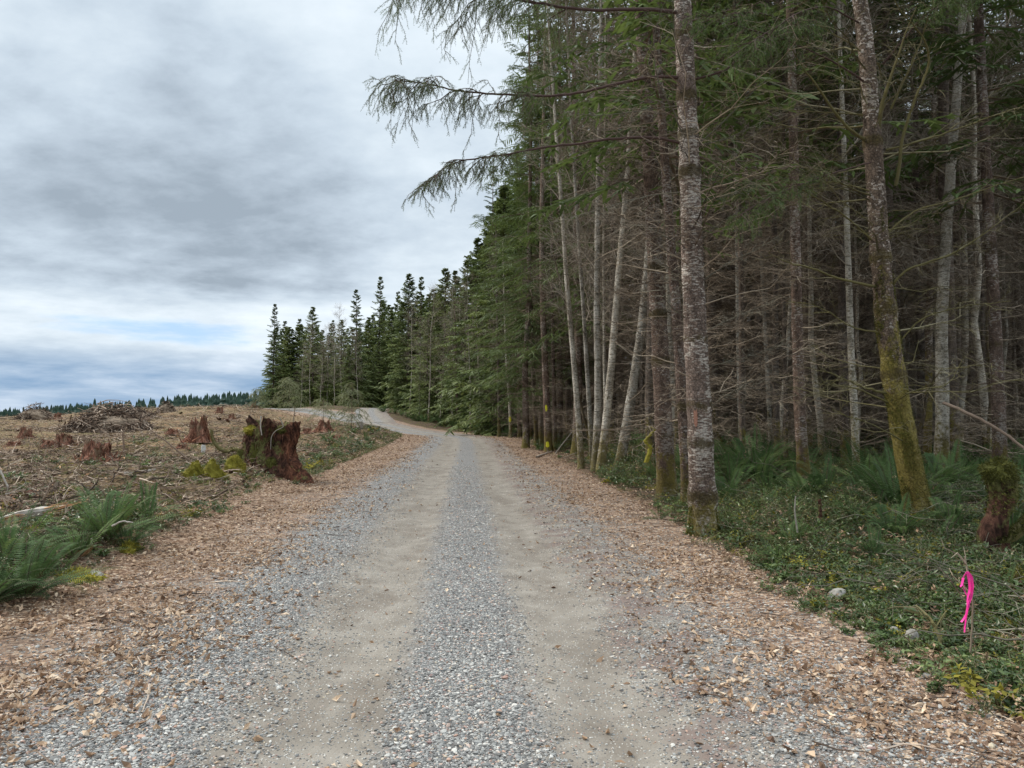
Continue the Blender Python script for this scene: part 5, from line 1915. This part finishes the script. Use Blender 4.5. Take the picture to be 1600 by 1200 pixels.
st = [
    (153, 722, 54, 34, 'red split stump with pale standing splinters left of the centre of the clearing', .7), (100, 697, 30, 20, 'low red stump right of its paler neighbour on the left of the clearing', .6),
    (75, 698, 26, 13, 'low pale orange stump at left of the clearing', .4), (310, 690, 40, 32, 'pointed red stump left of the big rotten stump', .9),
    (40, 684, 22, 16, 'small pinkish stump near the left edge of the clearing', .5), (22, 698, 26, 10, 'dark flat stump at the left edge of the clearing', .4),
    (90, 656, 14, 11, 'small pink stump on the skyline beside the left brush pile', .5), (343, 647, 14, 11, 'tiny red stump on the skyline above the rotten stump', .6),
    (362, 656, 12, 9, 'tiny red stump just below the skyline, right one', .6), (270, 677, 20, 9, 'low brown stump in the middle of the clearing', .5),
    (506, 676, 26, 18, 'small dark red stump right of the big rotten stump', .6), (480, 678, 18, 9, 'low brown stump close right of the big rotten stump', .4),
    (525, 686, 22, 8, 'flat brown stump in the grass near the road', .3), (396, 637, 10, 9, 'tiny reddish stump on the skyline just left of the wood', .5),
    (215, 670, 16, 7, 'low brown stump between the brush pile and the long leaning pole', .4), (285, 700, 22, 8, 'low dark stump before the pointed red stump', .4),
    (462, 634, 9, 11, 'little orange stump on the skyline beside the wood', .6), (162, 668, 16, 8, 'pinkish stump at the foot of the large brush pile', .5)]
for i, (px, py, w, h, lab, jg) in enumerate(st):
    stump('broken_stump', lab, px, py, w, h * .9, 'redrot', i * 3 + 2, jg * .72, .75, 'broken stumps in the clearing')
stump('cut_stump', 'small pale sawn stump in the grass before the road junction', 562, 672, 14, 14, 'greywood', 4, .06, .4)
t_, g_, W_, H_ = stump('wood_stake', 'pale cut peg with a white top left of the mossy curved branch', 318, 708, 9, 14, 'white_cap', 5, .2, .3)


# the big rotten stump
def hero_stump():
    g = ground(432, 742)
    sc = g[1] / F
    W, Hh = 84 * sc / 2, 92 * sc
    root = empty('rotten_stump', (g[0] - .20, g[1] + .25, g[2] - .16))
    tag(root, 'big dark rotten stump with mossy top and flaring red root beside the left shoulder', 'stump')
    seg, rows = 150, 70
    a = np.arange(seg) * 2 * np.pi / seg
    s = np.linspace(0, 1, rows)
    A, S = np.meshgrid(a, s)
    cs, sn = np.cos(A), np.sin(A)
    ridge = fbm(np.stack([cs * 2.6, sn * 2.6, S * 2.2], -1), 5, 11)
    fine = fbm(np.stack([cs * 11, sn * 11, S * 9], -1), 4, 12)
    top = 1 + fbm(np.stack([cs * 1.8, sn * 1.8, 0 * A], -1), 4, 14) * .42 + fbm(np.stack([cs * 9, sn * 9, 0 * A], -1), 2, 15) * .10
    root_fl = np.exp(-((A - 5.75) / .30) ** 2) * 1.15 + np.exp(-((A - 5.1) / .25) ** 2) * .45 + np.exp(-((A - 3.5) / .3) ** 2) * .35 + np.exp(-((A - 4.3) / .2) ** 2) * .2
    r = W * (.92 + ridge * .42 + fine * .20 + root_fl * (1 - S) ** 2.6 + .10 * (1 - S) ** 2 + .05 * np.sin(S * 9))
    # dark hollow on the road-facing side
    hol = np.exp(-((A - 4.95) / .30) ** 2) * np.exp(-((S - .66) / .24) ** 2)
    r = r * (1 - .42 * hol)
    lean = (S * .02 - .04 * (1 - S)) * 1.0
    V = np.stack([cs * r + lean, sn * r * .85, S * Hh * top], -1)
    n, k = A.shape
    idx = np.arange(n * k).reshape(n, k)
    f = np.stack([idx[:-1], np.roll(idx[:-1], -1, 1), np.roll(idx[1:], -1, 1), idx[1:]], -1).reshape(-1, 4)
    mb = MB().add(V.reshape(-1, 3), f)
    I = []
    for q in (1, .86, .68, .48, .25, .02):
        z = V[-1, :, 2] - (1 - q) * .5 * Hh * (.6 + .4 * rng.random(k)) * (q < .9)
        I.append(np.stack([V[-1, :, 0] * q, V[-1, :, 1] * q, z], -1))
    I = np.array(I)
    idx = np.arange(I.shape[0] * k).reshape(-1, k)
    f = np.stack([idx[:-1], np.roll(idx[:-1], -1, 1), np.roll(idx[1:], -1, 1), idx[1:]], -1).reshape(-1, 4)
    mb.add(I.reshape(-1, 3), f)
    mb.obj('wood', M['rotten'], root)
    # loose rotten slabs and splinters on the flanks
    mb = MB()
    m = 150
    aa = 3.1 + 3.3 * rng.random(m)
    z0 = Hh * (.05 + .85 * rng.random(m))
    ii = (aa / (2 * np.pi) * seg).astype(int) % seg
    jj = np.clip((z0 / Hh * rows).astype(int), 0, rows - 1)
    B = V[jj, ii]
    Lq = .08 + .22 * rng.random(m)
    P = np.stack([B, B + np.stack([np.cos(aa) * .03, np.sin(aa) * .03, -Lq * .5], -1), B + np.stack([np.cos(aa) * .05, np.sin(aa) * .05, -Lq], -1)], 1)
    P += rng.normal(size=P.shape) * .012
    tubes(mb, P, rad(m, 3, .016, .005), 4, 0, rng.random(m))
    mb.obj('splinter', M['rotten'], root)['kind'] = 'stuff'
    # moss pads
    for (az, zz, rx, rz, mat, nm) in ((3.9, .95, .17, .09, 'moss', 'yellow moss pad on the rim'), (4.25, .55, .10, .28, 'moss_dark', None), (3.6, .35, .12, .25, 'moss_dark', None),
                                      (5.0, .30, .12, .18, 'moss_dark', None), (4.3, .12, .16, .12, 'moss', None), (5.3, .93, .10, .05, 'moss_dark', None)):
        i, j = int(az / 6.283 * seg), int(min(.99, zz) * (rows - 1))
        mb = MB()
        c = V[j, i] * np.array([.97, .97, 1])
        pts, nn = blob(mb, c, (rx, rx * .6, rz), int(az * 10), amp=.5)
        fuzz(mb, pts, nn, 1500, .035, .005, 0, .4)
        o = mb.obj('moss', M[mat], root)
        if nm:
            o['label'] = nm

    # pale curling root over the front
    def rootlet(pts, r0, r1, mat, name, dy=-.02):
        C = []
        for px, py in pts:
            C.append(at(px, py, g[1] - .52) - np.array(root.location))
        C = catmull(np.array(C), 8)
        mb = MB()
        tubes(mb, C[None], rad(1, len(C), r0, r1), 7, 0, .6, cap=True)
        mb.obj(name, M[mat], root)
    rootlet([(437, 652), (442, 664), (441, 668), (430, 674), (424, 684), (423, 702)], .016, .008, 'twig_pale', 'root')
    rootlet([(408, 650), (407, 665), (409, 680)], .018, .012, 'greywood', 'root')
    rootlet([(444, 652), (438, 656), (432, 652)], .012, .006, 'twig_moss', 'root')
    rootlet([(452, 690), (449, 715), (456, 730), (468, 741)], .040, .020, 'rotten', 'root')
    # mossy curved branch leaning on it
    b = ground(362, 712)
    br = empty('mossy_branch', b)
    tag(br, 'curved moss-covered branch rising left of the big rotten stump', 'branch')
    C = np.array([at(px, py, b[1]) for px, py in ((330, 674), (333, 688), (342, 700), (356, 706), (368, 702), (384, 712))]) - b
    C = catmull(C, 8)
    mb = MB()
    tubes(mb, C[None], rad(1, len(C), .045, .075), 9, 0, .5)
    th = rng.random(len(C) * 40) * 6.283
    pts = np.repeat(C, 40, 0)
    nn = np.stack([np.cos(th) * .3, np.cos(th), np.sin(th)], -1)
    fuzz(mb, pts + nn * .055, nn, 2600, .03, .005, 1)
    mb.obj('moss', [M['twig_moss'], M['moss_dark']], br)


hero_stump()


def brush_pile(label, px, py, w, h, n, seed):
    g = ground(px, py)
    sc = g[1] / F
    W, Hh = w * sc / 2, h * sc
    root = empty('brush_pile', (g[0], g[1] + W * .4, g[2]))
    tag(root, label, 'brush pile')
    mb = MB()
    q = np.sqrt(rng.random(n))
    th = rng.random(n) * 6.283
    c = np.stack([q * np.cos(th) * W, q * np.sin(th) * W * .6, Hh * (1 - q ** 1.6) * (.35 + .65 * rng.random(n)) * (1 + .3 * np.sin(th * 3 + seed))], -1)
    L = W * (.18 + .5 * rng.random(n) ** 1.5)
    az = th + rng.normal(size=n) * .9
    el = -.35 * q + rng.normal(size=n) * .35
    D = np.stack([np.cos(az) * np.cos(el), np.sin(az) * np.cos(el), np.sin(el)], -1)
    P = c[:, None] + D[:, None] * (L[:, None, None] * np.linspace(-.5, .5, 5)[:, None])
    P += rng.normal(size=P.shape) * (L * .05)[:, None, None]
    P[..., 2] = np.maximum(P[..., 2], .0)
    tubes(mb, P, rad(n, 5, .018 + .03 * rng.random(n) ** 2, .010), 4, 0, rng.random(n) ** 1.3)
    mb.obj('sticks', M['slash'], root)
    mb = MB()
    mound, nn = blob(mb, (0, 0, Hh * .12), (W * .8, W * .5, Hh * .55), seed)
    mb.obj('debris_core', M['twig_dead'], root)


brush_pile('large brush pile of tangled branches at left in the clearing', 152, 676, 150, 40, 1500, 1)
brush_pile('dark brush pile on the skyline at the far left', 48, 656, 62, 22, 600, 2)
brush_pile('small dark brush pile on the skyline right of the large one', 257, 645, 34, 18, 500, 3)
brush_pile('long low brush pile trailing right of the large one', 200, 655, 90, 16, 700, 4)


def stick(name, label, pts, Y, r0, r1, mat, cat='stick', ns=7, twigs=0, group=None):
    P = np.array([at(px, py, y) for (px, py), y in zip(pts, Y)])
    base = P[0].copy()
    root = empty(name, base)
    tag(root, label, cat, group)
    C = catmull(P - base, 6)
    mb = MB()
    pth = C[None] + rng.normal(size=(1,) + C.shape) * r0 * .15
    tubes(mb, pth, rad(1, len(C), r0, r1), ns, 0, .6, cap=True)
    if twigs:
        S, _ = grow(pth, twigs, .35, .3, 1, 45, .1, .1, 4, .08, .4, .4)
        tubes(mb, S, rad(len(S), 4, .006, .002), 3, 0, rng.random(len(S)))
    mb.obj('wood', M[mat], root)
    return root


def gy(px, py):
    return ground(px, py)[1]


stick('leaning_pole', 'long thin pole slanting up to the left in the middle of the clearing', [(303, 725), (270, 698), (234, 671)], [gy(303, 725)] * 3, .028, .016, 'slash', 'pole')
stick('fallen_pole', 'pale thin trunk lying across the slash behind the left ferns', [(185, 742), (240, 735), (300, 730)], [gy(185, 742), gy(240, 735), gy(300, 730)], .045, .025, 'greywood', 'log')
stick('fallen_pole', 'thin straight branch lying just above the pale thin trunk', [(148, 727), (200, 727), (252, 731)], [gy(200, 733)] * 3, .022, .014, 'slash', 'log')
stick('snag', 'short upright snag left of the red split stump', [(137, 710), (134, 695), (131, 680)], [gy(137, 712)] * 3, .06, .045, 'slash', 'snag')
stick('snag', 'thin upright snag right of the red split stump', [(194, 708), (193, 692), (192, 675)], [gy(194, 708)] * 3, .035, .03, 'slash', 'snag')
stick('dead_sapling', 'thin bare sapling standing right behind the big rotten stump', [(455, 690), (458, 660), (461, 636)], [19.5] * 3, .018, .010, 'twig_dead', 'sapling', twigs=5)
stick('pale_branch', 'pale bent branch on the ground at the left edge', [(0, 735), (12, 760), (10, 772), (30, 762), (42, 756)], [gy(10, 790)] * 5, .018, .008, 'greywood', 'branch')
stick('pale_branch', 'thin pale branch arched over the left field ferns', [(175, 822), (190, 815), (208, 816)], [8.4] * 3, .012, .005, 'greywood', 'branch')
stick('leaning_branch', 'pale peeled dead branch slanting down through the wood at right', [(1474, 630), (1510, 645), (1555, 668), (1600, 700)], [12.5, 12.2, 11.8, 11.4], .030, .022, 'slash', 'branch')
stick('fallen_branch', 'bleached branch lying at the road edge below the yellow-marked trunk', [(838, 714), (862, 705)], [gy(838, 716), gy(862, 707)], .035, .02, 'greywood', 'branch')
stick('fallen_branch', 'grey dead branch leaning up from the leaves below the crooked alder', [(868, 708), (885, 686), (900, 668)], [gy(868, 712)] * 3, .022, .012, 'twig_pale', 'branch', twigs=4)
stick('fallen_branch', 'dark arched stick over the ferns below the leaning alder', [(880, 716), (900, 708), (925, 706), (955, 709)], [gy(880, 722)] * 4, .018, .012, 'twig_dead', 'branch')
stick('fallen_branch', 'long horizontal dark branch crossing the alders at knee height', [(890, 673), (960, 672), (1040, 672)], [19.5] * 3, .014, .010, 'twig_dead', 'branch')
stick('fallen_branch', 'pale short stick standing in the brush right of the big spruce', [(1246, 832), (1242, 800), (1243, 776)], [9.0] * 3, .011, .007, 'twig_pale', 'branch')
stick('broken_stub', 'reddish splintered stub in the brush between the two foreground spruces', [(1282, 810), (1281, 795), (1280, 780)], [9.4] * 3, .026, .018, 'rotten', 'stub')
stick('thin_stick', 'long thin grey stick lying on the gravel at lower right', [(1128, 1127), (1190, 1131), (1262, 1129)], [gy(1128, 1127), gy(1190, 1131), gy(1262, 1129)], .006, .003, 'greywood', 'stick')
stick('thin_stick', 'dark thin stick lying on the left shoulder leaves', [(78, 968), (130, 951), (190, 930)], [gy(78, 968), gy(130, 951), gy(190, 930)], .007, .004, 'twig_dead', 'stick')
stick('thin_stick', 'short pale stick on the left shoulder gravel', [(277, 956), (296, 938)], [gy(277, 956), gy(296, 938)], .006, .004, 'greywood', 'stick')
stick('shrub_stem', 'pale mossy crooked stem rising from the leaves left of the pink ribbon', [(1472, 1030), (1468, 1000), (1456, 970), (1430, 945)], [5.4, 5.45, 5.5, 5.6], .016, .008, 'twig_moss', 'stem', twigs=6)
stick('shrub_stem', 'mossy twig arching over the light stone at lower right', [(1355, 925), (1380, 918), (1405, 905), (1430, 890)], [gy(1355, 930)] * 4, .010, .005, 'twig_moss', 'stem', twigs=3)
stick('mossy_stub', 'yellow mossy bent stub behind the leaves left of the big flaky spruce', [(1010, 722), (1016, 700), (1008, 688), (1022, 672), (1010, 664)], [14.2] * 5, .05, .02, 'moss', 'stub')


def split_log():
    P = [at(-30, 826, 9.4), at(40, 803, 9.7), at(105, 791, 9.9)]
    base = P[0].copy()
    root = empty('split_log', base)
    tag(root, 'splintered pale plank-like log at the left edge behind the corner fern', 'log')
    A = np.array(P) - base
    mb = MB()
    k = 14
    s = np.linspace(0, 1, k)
    C = np.stack([np.interp(s, [0, .5, 1], A[:, i]) for i in range(3)], -1)
    prof = np.array([(-.10, 0), (-.09, .055), (.02, .075), (.10, .05), (.11, -.03), (0, -.10), (-.08, -.08)])
    tp = np.interp(s, [0, .6, 1], [1, .8, .25])
    V = C[:, None] + np.stack([0 * prof[:, 0], prof[:, 0], prof[:, 1]], -1)[None] * tp[:, None, None] * (1 + rng.normal(size=(k, 7, 1)) * .12)
    idx = np.arange(k * 7).reshape(k, 7)
    f = np.stack([idx[:-1], np.roll(idx[:-1], -1, 1), np.roll(idx[1:], -1, 1), idx[1:]], -1).reshape(-1, 4)
    mb.add(V.reshape(-1, 3), f)
    mb.obj('split_face', M['greywood'], root)
    mb = MB()
    n = 40
    t = rng.random(n) * .9
    B = np.stack([np.interp(t, s, C[:, i]) for i in range(3)], -1) + np.stack([0 * t, -.06 + 0 * t, (rng.random(n) - .5) * .1], -1)
    P2 = np.stack([B, B + nrm(A[2] - A[0]) * (.1 + .3 * rng.random((n, 1))) + rng.normal(size=(n, 3)) * .01], 1)
    tubes(mb, P2, rad(n, 2, .010, .003), 3, 0, rng.random(n))
    mb.obj('splinters', M['chip'], root)['kind'] = 'stuff'


split_log()


# ------------------------------------------------------------------ saplings in the clearing
def sapling(label, px, py, top, wpx, n, pale=True):
    g = ground(px, py)
    sc = g[1] / F
    h = (py - top) * sc
    root = empty('hemlock_sapling', g)
    tag(root, label, 'sapling')
    p = straight(h, .02, .05, 8)
    tm = MB()
    tubes(tm, p[None], rad(1, 8, .025, .006), 7, 0, .5)
    tm.obj('stem', M['twig_dead'], root)
    t = (np.arange(n) + rng.random(n)) / n
    zs = h * (.15 + .83 * t)
    L = wpx * sc / 2 * (1 - t * .6) * (.6 + .6 * rng.random(n))
    P = radial_branches(zs, L, None, np.full(n, .55), 6, .75, .03)
    mb = MB()
    tubes(mb, P, rad(n, 6, .009, .003), 4, 1, .5)
    S, _ = grow(P, 11, wpx * sc * .13, .2, 1, 55, -.2, .35, 4, .06, .8, .4)
    needles(mb, S, .014, .028, .008, 0)
    ribbons(mb, S, .018, 0, None, .5)
    S3, _ = grow(S, 4, wpx * sc * .05, .2, 1, 50, -.2, .3, 3, .06, .8, .4)
    ribbons(mb, S3, .016, 0, None, .5)
    mb.obj('boughs', [M['needle_sap'], M['twig_dead']], root)


M['needle_sap'] = foliage('needle_sap', [(0.2, (.10, .12, .055)), (0.5, (.18, .20, .09)), (0.8, (.30, .30, .16))])
sapling('thin drooping hemlock sapling standing before the road junction', 549, 672, 598, 95, 26)
sapling('bushy pale hemlock sapling on the clearing crest before the wood', 452, 641, 588, 85, 44)
sapling('small feathery sapling left of the bushy pale one on the crest', 400, 641, 604, 60, 18)
sapling('low drooping sapling between the rotten stump and the road junction', 505, 660, 622, 75, 22)


# ------------------------------------------------------------------ stones, snag, ribbons
def rock(label, px, py, w, h, mat='stone', seed=0, tilt=0.0, name='stone'):
    g = ground(px, py)
    sc = g[1] / F
    mb = MB()
    blob(mb, (0, 0, h * sc * .35), (w * sc / 2, w * sc * .4, h * sc / 2), seed, 16, .22)
    o = mb.obj(name, M[mat], None, smooth=True, loc=g)
    o.rotation_euler = (0, tilt, 0)
    tag(o, label, 'stone')


rock('round tan stone on the yellow moss at lower left', 147, 905, 28, 15, seed=3)
rock('long pale stone tilted in the leaves at lower right', 1307, 935, 34, 16, seed=5, tilt=-.55)
rock('small pinkish stone touching the long pale stone', 1286, 930, 11, 11, seed=7)
rock('small white stone right below the long pale stone', 1343, 945, 10, 9, seed=9)
rock('flat light stone near the foot of the pale crooked stem', 1448, 1062, 14, 8, seed=11)
rock('grey lichen-spotted stone beside the crooked stem', 1425, 1005, 22, 24, seed=13)
rock('small whitish stone left of the lichen-spotted one', 1397, 990, 14, 12, seed=15)


def snag():
    g = ground(1566, 878)
    sc = g[1] / F
    root = empty('mossy_snag', g)
    tag(root, 'short hollow mossy snag at the right edge with an arm bending right', 'snag')
    C = np.array([at(px, py, g[1]) for px, py in ((1562, 892), (1556, 860), (1551, 830), (1560, 800), (1566, 770), (1562, 742), (1560, 734))]) - g
    C = catmull(C, 6)
    k = len(C)
    r = np.interp(np.linspace(0, 1, k), [0, .3, .5, .8, 1], [.17, .14, .12, .13, .09])
    ns = 26
    a = np.arange(ns) * 2 * np.pi / ns
    A, S = np.meshgrid(a, np.arange(k) / k)
    q = r[:, None] * (1 + fbm(np.stack([np.cos(A) * 2.5, np.sin(A) * 2.5, S * 4], -1), 5, 77) * 1.1)
    V = C[:, None] + np.stack([np.cos(A) * q, np.sin(A) * q, 0 * q], -1)
    idx = np.arange(k * ns).reshape(k, ns)
    f = np.stack([idx[:-1], np.roll(idx[:-1], -1, 1), np.roll(idx[1:], -1, 1), idx[1:]], -1).reshape(-1, 4)
    mb = MB().add(V.reshape(-1, 3), f)
    mb.obj('trunk', M['rotten'], root, smooth=True)
    mb = MB()
    pts, nn = blob(mb, C[-1] + np.array([0, 0, -.03]), (.15, .14, .12), 5, amp=.45)
    fuzz(mb, pts, nn, 2500, .04, .006, 0, .5)
    top = V[k // 2:].reshape(-1, 3)
    fuzz(mb, top, np.tile([0, -.6, .3], (len(top), 1)), 2600, .035, .006, 0, .5)
    mb.obj('moss_cap', M['moss_dark'], root)
    C2 = np.array([at(px, py, g[1] - .05) for px, py in ((1556, 846), (1580, 838), (1600, 820), (1618, 795), (1612, 770))]) - g
    C2 = catmull(C2, 6)
    mb = MB()
    tubes(mb, C2[None], rad(1, len(C2), .075, .05), 9, 0, .5)
    th = rng.random(len(C2) * 60) * 6.283
    nn = np.stack([np.cos(th) * .3, np.cos(th), np.abs(np.sin(th)) * .9], -1)
    pts = np.repeat(C2, 60, 0) + nn * .065
    fuzz(mb, pts, nn, 2600, .04, .006, 1, .5)
    mb.obj('arm', [M['twig_moss'], M['moss_dark']], root)


snag()


def ribbon_strip(mb, pts, w, yaw):
    C = catmull(np.array(pts), 6)
    k = len(C)
    yy = yaw + np.linspace(0, 1.6, k) * (1 if yaw > 0 else -1)
    S = np.stack([np.cos(yy), np.sin(yy), 0 * yy], -1) * w / 2
    N = np.stack([-np.sin(yy), np.cos(yy), 0 * yy], -1) * .0008
    V = np.stack([C + S + N, C - S + N, C - S - N, C + S - N], 1)
    idx = np.arange(k * 4).reshape(k, 4)
    f = np.stack([idx[:-1], np.roll(idx[:-1], -1, 1), np.roll(idx[1:], -1, 1), idx[1:]], -1).reshape(-1, 4)
    mb.add(V.reshape(-1, 3), f)
    mb.add(V[0], [[0, 1, 2, 3]])
    mb.add(V[-1], [[0, 1, 2, 3]])


def flagging():
    Y = 5.15
    B = at(1511, 893, Y)
    stick('ribbon_twig', 'thin brown twig that carries the pink ribbon', [(1516, 1020), (1520, 950), (1514, 900), (1507, 870)], [Y + .05] * 4, .007, .004, 'twig_dead', 'twig', twigs=5)
    root = empty('pink_ribbon', B)
    tag(root, 'hot pink flagging ribbon hanging in loops from a twig at lower right', 'ribbon')
    for i, pts in enumerate(([(1511, 893), (1505, 903), (1504, 912), (1509, 925), (1513, 940), (1511, 955), (1507, 965), (1502, 972)],
                             [(1512, 893), (1518, 902), (1519, 915), (1518, 930), (1513, 945), (1510, 960), (1508, 975), (1507, 988)],
                             [(1511, 893), (1514, 905), (1515, 920), (1512, 935), (1511, 950), (1509, 968)],
                             [(1505, 903), (1503, 913), (1501, 917), (1505, 921), (1510, 930)],
                             [(1512, 895), (1520, 910), (1521, 920), (1516, 936), (1513, 950)])):
        mb = MB()
        P = [at(px, py, Y - .012 * i) - B for px, py in pts]
        ribbon_strip(mb, P, .016, .3 - .4 * i)
        mb.obj('strand', M['pink'], root)
    Y = 40
    B = at(820, 624, Y)
    root = empty('green_ribbon', B)
    tag(root, 'bright green flagging ribbon hanging among the trunks left of the yellow-marked tree', 'ribbon')
    mb = MB()
    ribbon_strip(mb, [at(px, py, Y) - B for px, py in ((820, 622), (819, 630), (820, 636), (818, 642))], .07, .2)
    mb.obj('strand', M['green_rib'], root)


flagging()


def leaning_poles():
    spots = [(925, 26, -60, 330), (1010, 22, 90, 300), (1140, 19, -120, 420), (1185, 24, 110, 380), (1290, 20, 150, 330), (1330, 24, -140, 420), (1405, 18, 120, 300),
             (1500, 22, -170, 450), (1540, 19, 60, 380), (1230, 27, -40, 400), (1060, 26, 60, 380), (1585, 24, -80, 420)]
    for px, Y, dx, dy in spots:
        X = (px - 800) / F * Y
        z = h1(X, Y)
        root = empty('leaning_pole', (X, Y, z - .05))
        tag(root, 'dead thin pole leaning among the crowded trunks of the right wood', 'dead tree', 'dead poles leaning in the right wood')
        top = np.array([dx / F * Y, rng.normal() * 1.0, dy / F * Y])
        C = np.linspace(0, 1, 10)[:, None] * top + rng.normal(size=(10, 3)) * .05
        mb = MB()
        tubes(mb, C[None], rad(1, 10, .05, .02), 7, 0, .6)
        mb.obj('trunk', M['bark_dark'], root)
        mb = MB()
        S, _ = grow(C[None], 26, 1.0, .1, 1.0, 75, .1, .15, 5, .08, .2, .4)
        tubes(mb, S, rad(len(S), 5, .008, .002), 4, 0, rng.random(len(S)))
        S3, _ = grow(S, 4, .35, .2, 1, 50, 0, .1, 3, .1, .5, .3)
        tubes(mb, S3, rad(len(S3), 3, .003, .0015), 3, 0, rng.random(len(S3)))
        mb.obj('dead_branches', M['twig_grey'], root)


leaning_poles()
